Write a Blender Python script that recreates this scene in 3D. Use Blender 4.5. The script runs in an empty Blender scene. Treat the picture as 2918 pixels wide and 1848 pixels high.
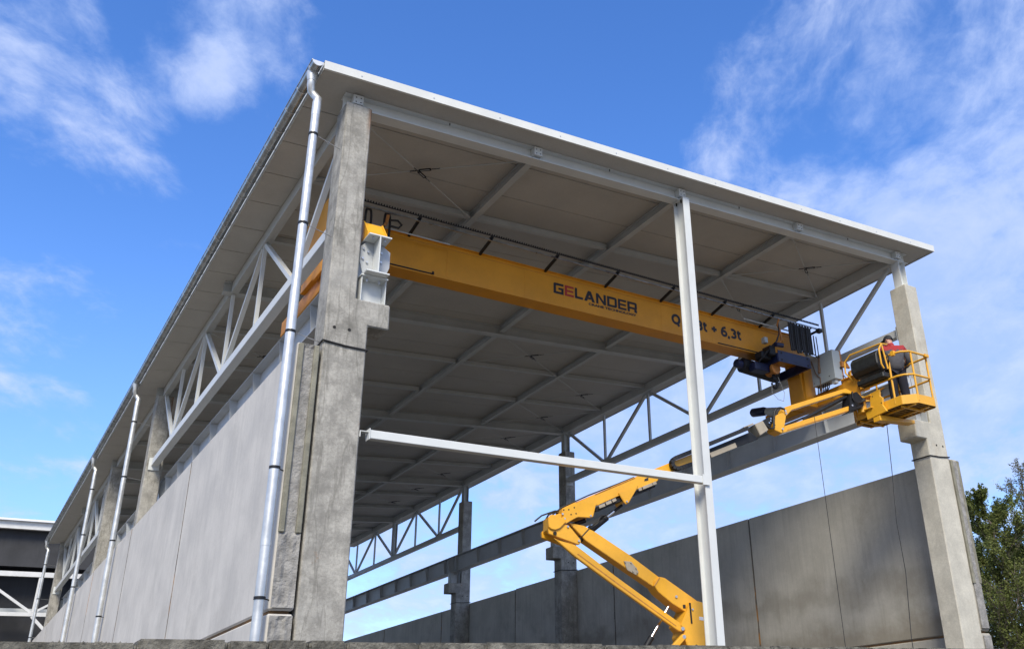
import bpy, bmesh, math, random
from mathutils import Vector, Matrix, noise
random.seed(7)
R = math.radians
scn = bpy.context.scene
C = scn.collection
PI = math.pi

# ------------------------------------------------------------------ camera
cam_d = bpy.data.cameras.new('camera'); cam = bpy.data.objects.new('camera', cam_d); C.objects.link(cam)
yaw, pitch, roll = 0.6307, 0.4210, -0.0505
fw = Vector((math.sin(yaw)*math.cos(pitch), math.cos(yaw)*math.cos(pitch), math.sin(pitch)))
rt = Vector((math.cos(yaw), -math.sin(yaw), 0)); up = rt.cross(fw)
r2 = rt*math.cos(roll) + up*math.sin(roll); u2 = -rt*math.sin(roll) + up*math.cos(roll)
m = Matrix((r2, u2, -fw)).transposed().to_4x4(); m.translation = Vector((-3.361, -11.822, 1.6))
cam.matrix_world = m
cam_d.sensor_width = 36; cam_d.lens = 36*2631.2/2918; cam_d.shift_x = -0.1199; cam_d.shift_y = -0.0058
cam_d.clip_start = 0.05; cam_d.clip_end = 3000
scn.camera = cam

# ------------------------------------------------------------------ light
SUN_DIR = Vector((-0.42, -0.66, 0.74)).normalized()          # towards the sun
sun_d = bpy.data.lights.new('sun', 'SUN'); sun_d.energy = 2.5; sun_d.angle = R(22.0); sun_d.color = (1, .915, .76)
sun = bpy.data.objects.new('sun', sun_d); C.objects.link(sun)
sun.rotation_euler = SUN_DIR.to_track_quat('Z', 'Y').to_euler()
sun.location = (-20, -40, 60)
scn.view_settings.view_transform = 'Standard'; scn.view_settings.look = 'None'
scn.view_settings.exposure = 0.78; scn.view_settings.gamma = 1
scn.view_settings.use_curve_mapping = False

def cam_dir(dx, dy):          # direction of the cloud banks as bearing / height
    return dx, dy
world = bpy.data.worlds.new('World'); scn.world = world; world.use_nodes = True
wn = world.node_tree; wn.nodes.clear()
class NT:
    def __init__(s, tree): s.t = tree
    def n(s, typ, ins=None, **kw):
        nd = s.t.nodes.new(typ)
        for k, v in kw.items(): setattr(nd, k, v)
        for k, v in (ins or {}).items():
            sock = nd.inputs[k]
            if isinstance(v, bpy.types.NodeSocket): s.t.links.new(v, sock)
            else: sock.default_value = v
        return nd
    def math(s, op, a, b=None, c=None, clamp=False):
        ins = {0: a}
        if b is not None: ins[1] = b
        if c is not None: ins[2] = c
        nd = s.n('ShaderNodeMath', ins, operation=op, use_clamp=clamp); return nd.outputs[0]
    def vmath(s, op, a, b=None, out=0):
        ins = {0: a}
        if b is not None: ins[1] = b
        return s.n('ShaderNodeVectorMath', ins, operation=op).outputs[out]
    def mix(s, f, a, b, mode='MIX'):
        nd = s.n('ShaderNodeMix', data_type='RGBA', blend_type=mode)
        for i, v in ((0, f), (6, a), (7, b)):
            if isinstance(v, bpy.types.NodeSocket): s.t.links.new(v, nd.inputs[i])
            else: nd.inputs[i].default_value = v if i == 0 else (tuple(v) + (1,) if len(v) == 3 else v)
        return nd.outputs[2]
    def ramp(s, f, stops, interp='LINEAR'):
        nd = s.n('ShaderNodeValToRGB', {0: f}); cr = nd.color_ramp; cr.interpolation = interp
        while len(cr.elements) < len(stops): cr.elements.new(0.5)
        for e, (p, c) in zip(cr.elements, stops): e.position = p; e.color = tuple(c) + (1,) if len(c) == 3 else c
        return nd.outputs[0]
    def rng(s, v, a, b, c=0., d=1., interp='SMOOTHSTEP'):
        return s.n('ShaderNodeMapRange', {0: v, 1: a, 2: b, 3: c, 4: d}, interpolation_type=interp, clamp=True).outputs[0]
W = NT(wn)
sky = W.n('ShaderNodeTexSky', sky_type='NISHITA', sun_disc=False)
sky.sun_elevation = math.asin(SUN_DIR.z); sky.sun_rotation = math.atan2(SUN_DIR.x, SUN_DIR.y)
sky.altitude = 200; sky.air_density = 1.0; sky.dust_density = 0.6; sky.ozone_density = 2.5
d = W.n('ShaderNodeTexCoord').outputs['Generated']
sep = W.n('ShaderNodeSeparateXYZ', {0: d})
zc = W.math('ADD', W.math('MAXIMUM', sep.outputs[2], 0.0), 0.22)
pl = W.n('ShaderNodeCombineXYZ', {0: W.math('DIVIDE', sep.outputs[0], zc), 1: W.math('DIVIDE', sep.outputs[1], zc)}).outputs[0]
mp0 = W.n('ShaderNodeMapping', {'Vector': pl, 'Rotation': (0, 0, R(-52))}).outputs[0]
mp = W.n('ShaderNodeMapping', {'Vector': mp0, 'Scale': (.78, 1.0, 1), 'Location': (5.3, 2.9, 0)}).outputs[0]
warp = W.n('ShaderNodeTexNoise', {'Vector': mp, 'Scale': 3.0, 'Detail': 4}).outputs[1]
mp2 = W.vmath('ADD', mp, W.vmath('MULTIPLY', W.vmath('SUBTRACT', warp, (.5, .5, .5)), (.16, .16, .16)))
n1 = W.n('ShaderNodeTexNoise', {'Vector': mp2, 'Scale': 6.0, 'Detail': 15, 'Roughness': 0.62}).outputs[0]
n2 = W.n('ShaderNodeTexNoise', {'Vector': mp2, 'Scale': 1.3, 'Detail': 4, 'Roughness': 0.5}).outputs[0]
cov = W.math('MULTIPLY_ADD', n1, 1.35, -0.175)
cov = W.math('ADD', cov, W.math('MULTIPLY_ADD', n2, 0.25, -0.125))
# banks of cloud: (bearing from +Y towards +X, elevation, half-width in degrees, amount)
for az, el, hw, amt in ((-6, 36, 5, .05), (-1, 34, 4.0, .08), (4, 32.5, 3.2, .08), (5.5, 39.8, 4.2, .14), (9.0, 37.6, 3.8, .17), (0, 21, 4, .06),
                        (56, 36, 7, .05), (62, 29, 10, .08), (57, 23, 9, .17), (52, 30, 4, .06), (49, 40, 5, .03), (42, 33.6, 1.6, .12), (66, 38, 9, .05),
                        (30, 15, 12, .22), (45, 17, 11, .22), (56, 14, 9, .15), (22, 9, 8, .10), (56, 11.5, 2.5, -.08), (72, 22, 9, .08),
                        (18, 41, 7, -.14), (32, 38, 8, -.16), (7, 26, 7, -.12), (3.2, 37.3, 2.2, -.14), (12, 33, 3, -.10), (24, 12.5, 1.5, -.08),
                        (120, 35, 35, .20), (160, 25, 30, .24), (205, 45, 45, .28), (260, 25, 40, .26), (290, 45, 35, .24), (325, 28, 14, .12)):
    v = (math.sin(R(az))*math.cos(R(el)), math.cos(R(az))*math.cos(R(el)), math.sin(R(el)))
    dt = W.vmath('DOT_PRODUCT', d, v, out=1)
    cov = W.math('ADD', cov, W.rng(dt, math.cos(R(hw*1.55)), math.cos(R(hw*.3)), 0, amt))
cl = W.rng(cov, 0.47, 0.90, 0, 1)
skyc = W.n('ShaderNodeHueSaturation', {'Color': sky.outputs[0], 'Saturation': 1.27, 'Value': 1.30, 'Hue': .512}).outputs[0]
pale = W.math('MULTIPLY', W.rng(sep.outputs[2], 0.50, 0.05, 0, .42), 1.0)
skyc = W.mix(pale, skyc, (1.7, 2.8, 5.6))
cloudc = W.mix(W.rng(n1, .40, .75), (2.3, 3.05, 5.0), (3.3, 3.8, 5.2))
col = W.mix(W.math('MULTIPLY', cl, .80), skyc, cloudc)
bg = W.n('ShaderNodeBackground', {0: col, 1: 0.125})
wo = W.n('ShaderNodeOutputWorld', {0: bg.outputs[0]})

# ------------------------------------------------------------------ materials
MATS = {}
def mat(name, base=(.5, .5, .5), rough=.6, metal=0., var=.12, scale=3., dirt=None, dirt_amt=.3, streak=0., bump=.0, bscale=60., spec=.5, col2=None, speck=0., coat=0., extra=None, fine=0.):
    m = bpy.data.materials.new(name); m.use_nodes = True; t = NT(m.node_tree); m.node_tree.nodes.clear()
    P = t.n('ShaderNodeNewGeometry').outputs['Position']
    nA = t.n('ShaderNodeTexNoise', {'Vector': P, 'Scale': scale, 'Detail': 8, 'Roughness': .6}).outputs[0]
    c2 = col2 or tuple(x*(1-var*1.6) for x in base)
    c1 = tuple(min(1, x*(1+var)) for x in base)
    c = t.mix(t.rng(nA, .3, .7), c2, c1)
    if dirt:
        nB = t.n('ShaderNodeTexNoise', {'Vector': P, 'Scale': scale*.37, 'Detail': 10, 'Roughness': .72, 'Distortion': .6}).outputs[0]
        c = t.mix(t.rng(nB, .52, .74, 0, dirt_amt), c, dirt)
    if streak:
        mpn = t.n('ShaderNodeMapping', {'Vector': P, 'Scale': (9, 9, .45)}).outputs[0]
        nS = t.n('ShaderNodeTexNoise', {'Vector': mpn, 'Scale': 1.2, 'Detail': 6, 'Roughness': .65}).outputs[0]
        c = t.mix(t.rng(nS, .42, .72, 0, streak), c, tuple(x*.55 for x in base))
    if fine:
        nF = t.n('ShaderNodeTexNoise', {'Vector': P, 'Scale': 26., 'Detail': 6, 'Roughness': .75}).outputs[0]
        c = t.mix(t.rng(nF, .40, .64, 0, fine), c, tuple(x*.45 for x in base))
        nG = t.n('ShaderNodeTexNoise', {'Vector': P, 'Scale': 9., 'Detail': 5, 'Roughness': .7}).outputs[0]
        c = t.mix(t.rng(nG, .52, .70, 0, fine), c, tuple(min(1, x*1.35) for x in base))
    if extra: c = extra(t, P, c)
    if speck:
        nP = t.n('ShaderNodeTexVoronoi', {'Vector': P, 'Scale': 38., 'Randomness': 1.}).outputs[0]
        c = t.mix(t.rng(nP, .10, .05, 0, speck), c, tuple(x*.4 for x in base))
    b = t.n('ShaderNodeBsdfPrincipled', {'Base Color': c, 'Roughness': t.rng(nA, .2, .8, rough*.85, min(1, rough*1.15)), 'Metallic': metal, 'Specular IOR Level': spec, 'Coat Weight': coat})
    if bump:
        nb = t.n('ShaderNodeTexNoise', {'Vector': P, 'Scale': bscale, 'Detail': 5, 'Roughness': .65}).outputs[0]
        bm_ = t.n('ShaderNodeBump', {'Height': nb, 'Strength': bump, 'Distance': .02}).outputs[0]
        m.node_tree.links.new(bm_, b.inputs['Normal'])
    o = t.n('ShaderNodeOutputMaterial', {0: b.outputs[0]})
    MATS[name] = m; return m

def x_column(t, P, c):
    sp = t.n('ShaderNodeSeparateXYZ', {0: P}).outputs
    n_ = t.n('ShaderNodeTexNoise', {'Vector': t.n('ShaderNodeMapping', {'Vector': P, 'Scale': (3, 3, .5)}).outputs[0], 'Scale': 3., 'Detail': 6}).outputs[0]
    edge = t.math('MULTIPLY', t.rng(sp[0], .31, .40), t.rng(sp[0], .405, .401))
    hi = t.rng(sp[2], 9.75, 10.7)
    c = t.mix(t.math('MULTIPLY', t.math('MULTIPLY', edge, hi), t.rng(n_, .35, .6, 0, .85)), c, (.22, .09, .03))
    nr = t.n('ShaderNodeTexNoise', {'Vector': P, 'Scale': 2.3, 'Detail': 5, 'Roughness': .7}).outputs[0]
    c = t.mix(t.rng(nr, .655, .72, 0, .6), c, (.23, .115, .045))
    # wandering dark run-off lines
    nw = t.n('ShaderNodeTexNoise', {'Vector': t.n('ShaderNodeMapping', {'Vector': P, 'Scale': (1, 1, .14)}).outputs[0], 'Scale': 3.2, 'Detail': 4, 'Roughness': .5}).outputs[0]
    band = t.math('ABSOLUTE', t.math('SUBTRACT', nw, .5))
    c = t.mix(t.rng(band, .022, .0, 0, .42), c, (.14, .135, .115))
    nl_ = t.n('ShaderNodeTexNoise', {'Vector': P, 'Scale': 1.1, 'Detail': 3}).outputs[0]
    return t.mix(t.rng(nl_, .5, .7, 0, .35), c, (.46, .45, .42))
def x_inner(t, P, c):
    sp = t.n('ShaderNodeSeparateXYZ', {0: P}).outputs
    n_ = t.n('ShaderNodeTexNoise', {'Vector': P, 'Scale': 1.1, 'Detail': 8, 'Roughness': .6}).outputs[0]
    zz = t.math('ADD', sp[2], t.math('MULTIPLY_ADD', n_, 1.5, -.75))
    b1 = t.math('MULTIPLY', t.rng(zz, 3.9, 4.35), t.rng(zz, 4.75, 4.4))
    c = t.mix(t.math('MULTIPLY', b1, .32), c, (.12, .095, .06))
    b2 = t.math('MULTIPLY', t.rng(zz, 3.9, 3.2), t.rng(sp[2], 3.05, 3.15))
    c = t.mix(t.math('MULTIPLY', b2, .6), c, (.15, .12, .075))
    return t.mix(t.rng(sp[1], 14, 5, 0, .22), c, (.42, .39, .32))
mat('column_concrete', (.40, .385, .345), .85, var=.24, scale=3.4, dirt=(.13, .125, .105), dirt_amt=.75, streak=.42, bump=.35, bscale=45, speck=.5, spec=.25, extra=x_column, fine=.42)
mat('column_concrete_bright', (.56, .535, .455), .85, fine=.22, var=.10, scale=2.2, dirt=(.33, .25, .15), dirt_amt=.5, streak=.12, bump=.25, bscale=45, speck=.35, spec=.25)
mat('wall_concrete', (.60, .575, .53), .8, fine=.10, var=.07, scale=1.3, dirt=(.30, .285, .25), dirt_amt=.30, streak=.19, bump=.08, bscale=70, speck=.12, spec=.25)
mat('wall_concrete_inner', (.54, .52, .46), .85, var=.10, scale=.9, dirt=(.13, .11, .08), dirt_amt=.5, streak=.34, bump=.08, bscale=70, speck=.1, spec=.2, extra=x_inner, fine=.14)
mat('panel_end_concrete', (.33, .32, .30), .9, var=.2, scale=7, dirt=(.14, .135, .12), dirt_amt=.5, bump=1.0, bscale=38, speck=.8, spec=.2)
mat('panel_lip_concrete', (.25, .24, .19), .9, var=.15, scale=6, bump=.5, bscale=50, speck=.5, spec=.2)
mat('joint_filler', (.10, .075, .05), .95, var=.4, scale=2.5, col2=(.30, .15, .05))
def x_seal(t, P, c):
    n_ = t.n('ShaderNodeTexNoise', {'Vector': P, 'Scale': 1.6, 'Detail': 4}).outputs[0]
    return t.mix(t.rng(n_, .50, .66, 0, 1), c, (.42, .20, .05))
mat('joint_seal', (.15, .135, .11), .9, var=.3, scale=5, extra=x_seal)
mat('block_concrete', (.20, .19, .16), .95, var=.35, scale=9, dirt=(.05, .05, .04), dirt_amt=.7, bump=1.4, bscale=30, speck=.8, spec=.2)
mat('white_steel', (.66, .68, .665), .42, var=.03, scale=2, dirt=(.45, .44, .40), dirt_amt=.15, spec=.4)
mat('grey_steel', (.50, .52, .51), .45, var=.05, scale=2, dirt=(.33, .32, .28), dirt_amt=.2, spec=.4)
mat('runway_steel', (.46, .48, .49), .45, var=.06, scale=1.5, dirt=(.28, .27, .24), dirt_amt=.25, spec=.4)
mat('roof_sheet', (.49, .475, .435), .55, fine=.10, var=.04, scale=1.2, dirt=(.36, .34, .29), dirt_amt=.2, bump=.10, bscale=120, spec=.3)
mat('fascia_sheet', (.67, .68, .65), .5, var=.03, scale=2, spec=.4)
mat('zinc', (.66, .67, .66), .42, metal=.65, var=.10, scale=5)
mat('zinc_gutter', (.42, .45, .47), .30, metal=.92, var=.2, scale=5, dirt=(.2, .2, .2), dirt_amt=.5)
mat('bolt_steel', (.60, .61, .63), .35, metal=.8, var=.1, scale=20)
mat('dark_hole', (.015, .015, .015), .9)
mat('black_rubber', (.016, .016, .017), .55, var=.2, scale=12)
mat('black_paint', (.014, .015, .018), .5, var=.2, scale=8, spec=.3)
mat('chrome', (.8, .8, .8), .12, metal=1.)
mat('crane_yellow', (.74, .315, .018), .42, fine=.05, var=.05, scale=1.8, dirt=(.5, .2, .02), dirt_amt=.25, spec=.4)
mat('lift_yellow', (.80, .405, .026), .40, fine=.07, var=.04, scale=3, dirt=(.55, .28, .03), dirt_amt=.25, spec=.45, coat=.15)
mat('lift_grating', (.34, .20, .05), .7, var=.3, scale=10, dirt=(.05, .04, .03), dirt_amt=.6)
mat('navy_paint', (.012, .018, .06), .38, var=.2, scale=6, spec=.5)
mat('hook_orange', (.48, .19, .035), .5, var=.15, scale=12)
mat('cabinet_grey', (.42, .47, .48), .42, var=.03, scale=3, dirt=(.3, .33, .33), dirt_amt=.2)
mat('console_black', (.018, .02, .019), .48, var=.3, scale=15)
mat('tan_plastic', (.38, .33, .25), .5, var=.08)
mat('sling_brown', (.20, .12, .07), .8, var=.2, scale=15)
mat('logo_black', (.016, .015, .02), .5, var=0.)
mat('logo_red', (.42, .03, .02), .5, var=0.)
mat('sticker_white', (.7, .7, .7), .5, var=.0)
mat('skin', (.55, .30, .21), .55, var=.06, scale=20)
mat('jacket_grey', (.075, .075, .085), .9, var=.15, scale=14)
mat('jacket_red', (.33, .022, .025), .85, var=.12, scale=14)
mat('trouser_navy', (.014, .015, .026), .9, var=.2, scale=14)
mat('cap_black', (.012, .012, .014), .8)
mat('gravel', (.17, .15, .12), .95, var=.2, scale=.6, dirt=(.22, .20, .16), dirt_amt=.5, bump=.6, bscale=12)
mat('dark_cladding', (.035, .036, .04), .7, var=.3, scale=.8, streak=.3)
mat('far_roof', (.80, .82, .84), .5, var=.03)
mat('far_steel', (.70, .70, .68), .5, var=.05)
mat('bark', (.16, .13, .10), .9, var=.3, scale=6, bump=.5)
mat('twig', (.22, .18, .14), .9, var=.3, scale=6)
mat('tyre', (.02, .02, .02), .8)
def leaf_mat(name, a, b):
    m = bpy.data.materials.new(name); m.use_nodes = True; t = NT(m.node_tree); m.node_tree.nodes.clear()
    g = t.n('ShaderNodeNewGeometry')
    nA = t.n('ShaderNodeTexNoise', {'Vector': g.outputs['Position'], 'Scale': .7, 'Detail': 4}).outputs[0]
    f = t.math('ADD', t.math('MULTIPLY', g.outputs['Random Per Island'], .5), t.rng(nA, .35, .65, 0, .5))
    c = t.mix(f, a, b)
    d1 = t.n('ShaderNodeBsdfDiffuse', {0: c}); tr = t.n('ShaderNodeBsdfTranslucent', {0: t.mix(.5, c, (.12, .16, .02))})
    ms = t.n('ShaderNodeMixShader', {0: .35, 1: d1.outputs[0], 2: tr.outputs[0]})
    t.n('ShaderNodeOutputMaterial', {0: ms.outputs[0]}); MATS[name] = m
leaf_mat('leaf_green', (.10, .12, .04), (.22, .25, .085))
leaf_mat('leaf_dark', (.06, .08, .03), (.13, .16, .06))
leaf_mat('leaf_spring', (.13, .12, .07), (.19, .18, .10))

# ------------------------------------------------------------------ geometry helpers
class MB:
    def __init__(s): s.v = []; s.f = []; s.sm = False
    def add(s, vs, fs):
        o = len(s.v); s.v += [tuple(v) for v in vs]; s.f += [tuple(i+o for i in f) for f in fs]; return s
    def box(s, x0, x1, y0, y1, z0, z1): return s.sbox(x0, x1, y0, y1, z0, z0, z1, z1)
    def sbox(s, x0, x1, y0, y1, zb0, zb1, zt0, zt1):     # z bottom/top at x0 and x1
        return s.add([(x0, y0, zb0), (x1, y0, zb1), (x1, y1, zb1), (x0, y1, zb0), (x0, y0, zt0), (x1, y0, zt1), (x1, y1, zt1), (x0, y1, zt0)],
                     [(0, 3, 2, 1), (4, 5, 6, 7), (0, 1, 5, 4), (1, 2, 6, 5), (2, 3, 7, 6), (3, 0, 4, 7)])
    def prism(s, poly, ext, f):   # poly: list of 2D; f(a,b,t) -> 3D for t in ext
        n = len(poly)
        vs = [f(a, b, ext[0]) for a, b in poly] + [f(a, b, ext[1]) for a, b in poly]
        fs = [tuple(range(n))[::-1], tuple(range(n, 2*n))] + [(i, (i+1) % n, n+(i+1) % n, n+i) for i in range(n)]
        return s.add(vs, fs)
    def obox(s, p, q, w, h, upv=(0, 0, 1)):      # box bar from p to q, width w (sideways), height h (along up)
        p = Vector(p); q = Vector(q); d = (q-p).normalized(); upv = Vector(upv)
        if abs(d.dot(upv)) > .99: upv = Vector((0, 1, 0))
        sd = d.cross(upv).normalized(); u = sd.cross(d).normalized()
        vs = [e + sd*a*w/2 + u*b*h/2 for e in (p, q) for a, b in ((-1, -1), (1, -1), (1, 1), (-1, 1))]
        return s.add(vs, [(0, 1, 2, 3), (7, 6, 5, 4), (0, 4, 5, 1), (1, 5, 6, 2), (2, 6, 7, 3), (3, 7, 4, 0)])
    def tube(s, path, r, n=10, caps=True):
        path = [Vector(p) for p in path]; rs = r if isinstance(r, (list, tuple)) else [r]*len(path)
        o = len(s.v); ref = None
        for i, p in enumerate(path):
            d = (path[min(i+1, len(path)-1)] - path[max(i-1, 0)]).normalized()
            if ref is None:
                ref = Vector((0, 0, 1)) if abs(d.z) < .9 else Vector((1, 0, 0))
                a = d.cross(ref).normalized()
            else:
                a = (a - d*a.dot(d)).normalized()
            b = d.cross(a)
            for k in range(n):
                t = 2*PI*k/n; s.v.append(tuple(p + a*math.cos(t)*rs[i] + b*math.sin(t)*rs[i]))
        for i in range(len(path)-1):
            for k in range(n):
                k2 = (k+1) % n; s.f.append((o+i*n+k, o+i*n+k2, o+(i+1)*n+k2, o+(i+1)*n+k))
        if caps:
            s.f.append(tuple(o+k for k in range(n))[::-1]); s.f.append(tuple(o+(len(path)-1)*n+k for k in range(n)))
        return s
    def build(s, name, m, parent=None, bevel=0, seg=1, smooth=False, label=None, kind=None):
        me = bpy.data.meshes.new(name); off = Vector((0, 0, 0))
        if parent is not None: off = ORG.get(parent.name, Vector((0, 0, 0)))
        me.from_pydata([tuple(Vector(v)-off) for v in s.v], [], s.f)
        bm = bmesh.new(); bm.from_mesh(me)
        bmesh.ops.recalc_face_normals(bm, faces=bm.faces)
        if bevel:
            es = [e for e in bm.edges if len(e.link_faces) == 2 and e.calc_face_angle(0) > .35]
            bmesh.ops.bevel(bm, geom=es, offset=bevel, segments=seg, affect='EDGES', clamp_overlap=True)
        bm.to_mesh(me); bm.free()
        if smooth:
            for p in me.polygons: p.use_smooth = True
            try: me.set_sharp_from_angle(angle=R(40))
            except Exception: pass
        ob = bpy.data.objects.new(name, me); C.objects.link(ob)
        ob.data.materials.append(MATS[m])
        if parent is not None: ob.parent = parent
        ORG[ob.name] = off
        if label: ob['label'] = label
        if kind: ob['kind'] = kind
        return ob
ORG = {}
def tag(o, label, cat, group=None):
    o['label'] = label; o['category'] = cat
    if group: o['group'] = group
    return o
def thing(name, label, cat, loc=(0, 0, 0), group=None):
    o = bpy.data.objects.new(name, None); C.objects.link(o); o.location = loc; o.empty_display_size = .3
    ORG[o.name] = Vector(loc); return tag(o, label, cat, group)
def inst(src, name, parent, off):     # another object sharing src's mesh, moved by off
    o = bpy.data.objects.new(name, src.data); C.objects.link(o); o.parent = parent
    o.location = Vector(off); ORG[o.name] = ORG[parent.name]; return o
def disc(c, nrm, r, t=.01, n=12):
    c = Vector(c); nrm = Vector(nrm).normalized()
    return MB().tube([c, c+nrm*t], r, n)
def rz(x): return 10.93 + .055*x        # underside of the roof sheets
XR = 13.41
YC = (0.23, 15.38, 23.54, 39.0)         # column rows
ORD = ('first', 'second', 'third', 'fourth', 'fifth', 'sixth', 'seventh', 'eighth', 'ninth', 'tenth', 'eleventh', 'twelfth', 'thirteenth')

# ------------------------------------------------------------------ ground
def ground():
    b = MB(); n = 40; S = 1500.
    xs = [-S, -400, -120] + [-60+6*i for i in range(25)] + [120, 400, S]
    for x in xs:
        for y in xs: b.v.append((x, y, 0 if abs(x) < 100 and abs(y) < 100 else -.5))
    L = len(xs)
    for i in range(L-1):
        for j in range(L-1): b.f.append((i*L+j, (i+1)*L+j, (i+1)*L+j+1, i*L+j+1))
    b.build('ground', 'gravel', kind='structure')
ground()

# ------------------------------------------------------------------ precast concrete columns
def column(side, i, y):
    y0, y1 = y-.23, y+.23
    if side == 'L': fx = lambda a: a; wu, wl, cx, zt = .40, .60, .905, 10.68
    else: fx = lambda a: XR-a; wu, wl, cx, zt = .40, .616, .943, 10.74
    where = {('L', 0): 'tall grey concrete column at the left front corner, stained and rust streaked', ('L', 1): 'second concrete column along the left wall, behind the first white side truss',
             ('L', 2): 'third concrete column along the left wall, between two downpipes', ('L', 3): 'farthest concrete column of the left wall, beside the dark hall',
             ('R', 0): 'pale sand coloured concrete column at the right front corner, beside the lift platform', ('R', 1): 'dark concrete column on the right behind the yellow lift elbow',
             ('R', 2): 'dark concrete column on the right with the small grey bracket on its corbel', ('R', 3): 'last right concrete column at the back, mostly hidden by the front left column'}[(side, i)]
    t = thing('concrete_column', where, 'column', (fx(.2), y, 0), 'precast crane hall columns')
    poly = [(0, 0), (wl, 0), (wl, 7.01), (cx, 7.01), (cx, 7.40), (wu, 7.40), (wu, zt), (0, zt)]
    b = MB().prism([(fx(a), z) for a, z in poly], (y0, y1), lambda a, z, t_: (a, t_, z))
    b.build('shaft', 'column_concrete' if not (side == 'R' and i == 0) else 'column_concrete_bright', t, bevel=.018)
    # rubber strap round the column
    e = .014; a0, a1 = -e, wl+e; zz = 6.645
    loop = [(fx(a0), y0-e, zz+.03), (fx((a0+a1)/2), y0-e, zz), (fx(a1), y0-e, zz-.005), (fx(a1), y1+e, zz), (fx(a0), y1+e, zz+.01), (fx(a0), y0-e, zz+.03)]
    MB().tube(loop, .013, 6).build('strap', 'black_rubber', t, smooth=True)
    for k, a in enumerate((.13, .34)):
        disc((fx(a), y0-.002, 6.90), (0, -1, 0), .022, .003).build('anchor_hole', 'dark_hole', t)
    if side == 'R':   # steel stub that carries the higher eave
        st = MB(); xc = XR-.23; zb = 10.74; z1 = rz(xc)-.26
        st.box(xc-.11, xc-.098, y-.11, y+.11, zb, z1); st.box(xc+.098, xc+.11, y-.11, y+.11, zb, z1); st.box(xc-.098, xc+.098, y-.006, y+.006, zb, z1)
        st.build('steel_stub', 'white_steel' if i == 0 else 'grey_steel', t)
    # bracket post that lifts the runway beam off the corbel
    xc = .645; bp = MB()
    for xx in (xc-.185, xc+.173): bp.box(min(fx(xx), fx(xx+.012)), max(fx(xx), fx(xx+.012)), y0+.02, y0+.32, 7.403, 7.79)
    bp.box(min(fx(xc-.173), fx(xc+.173)), max(fx(xc-.173), fx(xc+.173)), y0+.17, y0+.182, 7.403, 7.79)
    bp.box(min(fx(xc-.2), fx(xc+.2)), max(fx(xc-.2), fx(xc+.2)), y0-.005, y0+.34, 7.79, 7.812)
    bp.build('bracket_post', 'white_steel' if i == 0 and side == 'L' else 'runway_steel', t, bevel=.002)
    for a in (xc-.09, xc+.09):
        MB().tube([(fx(a), y0+.07, 7.735), (fx(a), y0+.07, 7.79)], .018, 6).build('bolt', 'bolt_steel', t)
    if (side, i) == ('L', 0):      # rust run on the exposed upper edge
        pass
    return t
for side in 'LR':
    for i, y in enumerate(YC): column(side, i, y)

# ------------------------------------------------------------------ precast walls
PANEL_Y = [0.02, 6.5, 13.0, 19.5, 26.0, 32.5, 39.2]
def wall(side):
    if side == 'L': xo, xi, top, lab = -.33, -.03, 6.60, 'long pale precast concrete wall carrying the downpipes, left outer side'
    else: xo, xi, top, lab = XR+.30, XR+.005, 6.65, 'dark precast concrete wall on the far right side, seen from inside'
    t = thing('concrete_wall', lab, 'wall', ((xo+xi)/2, 19.5, 0), 'precast side walls')
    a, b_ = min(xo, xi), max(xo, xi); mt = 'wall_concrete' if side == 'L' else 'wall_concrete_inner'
    for k in range(6):
        y0, y1 = PANEL_Y[k]+(.016 if k else .0), PANEL_Y[k+1]-.016
        for r, (z0, z1) in enumerate(((0.0, 3.095), (3.135, top))):
            rr = random.uniform(-.012, .012) if r else 0
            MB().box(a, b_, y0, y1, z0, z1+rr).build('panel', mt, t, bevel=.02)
    MB().box(a+.035, b_-.035, .10, 39.1, 0, top-.06).build('joint_filler', 'joint_filler', t)
    for k in range(1, 6):
        g = MB(); z = .05; xs_ = (xo if side == 'L' else xi); sgn = -1
        while z < top-.05:
            w_ = random.uniform(.006, .017)*(1.9 if z < 4.9 and random.random() < .5 else 1); dz = random.uniform(.10, .35)
            g.box(min(xs_+sgn*.003, xs_+.02), max(xs_+sgn*.003, xs_+.02), PANEL_Y[k]-w_, PANEL_Y[k]+w_*.8, z, min(z+dz, top-.03)); z += dz
        g.build('joint_seal', 'joint_seal', t)
    # jointing lips on the exposed end of the first panels
    for (z0, z1) in ((3.16, top-.03), (0, 3.07)):
        lz = z0 if z0 else 0
        zz = 4.05 if z0 else 0
        for x0 in (a+.012, b_-.082):
            if z0: MB().box(x0, x0+.07, -.035, .018, zz, z1).build('joint_lip', 'panel_lip_concrete', t, bevel=.012)
        # rough broken concrete below and between
        g = MB(); nz = int((z1-z0)/.05); nx = 7
        xa, xb = a+.015, b_-.015
        for j in range(nz+1):
            for q in range(nx+1):
                x = xa+(xb-xa)*q/nx; z = z0+(z1-z0)*j/nz
                edge = q in (0, nx) or j in (0, nz)
                low = z < 4.05
                d_ = 0.015 if edge else (noise.noise(Vector((x*14, z*5, 3)))*.018 + (.018 if low and q in (1, 2, nx-1, nx-2) else .0)) - .012 + random.uniform(-.004, .004)
                g.v.append((x, -.004 - max(d_, -.012), z))
        for j in range(nz):
            for q in range(nx): o = j*(nx+1)+q; g.f.append((o, o+1, o+nx+2, o+nx+1))
        if side == 'L': g.build('panel_end', 'panel_end_concrete', t)
        else: MB().box(xa+.02, xb-.02, -.02, .018, z0+.02, z1-.02).build('panel_end', 'panel_end_concrete', t, bevel=.008)
    return t
wall('L'); wall('R')

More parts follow.
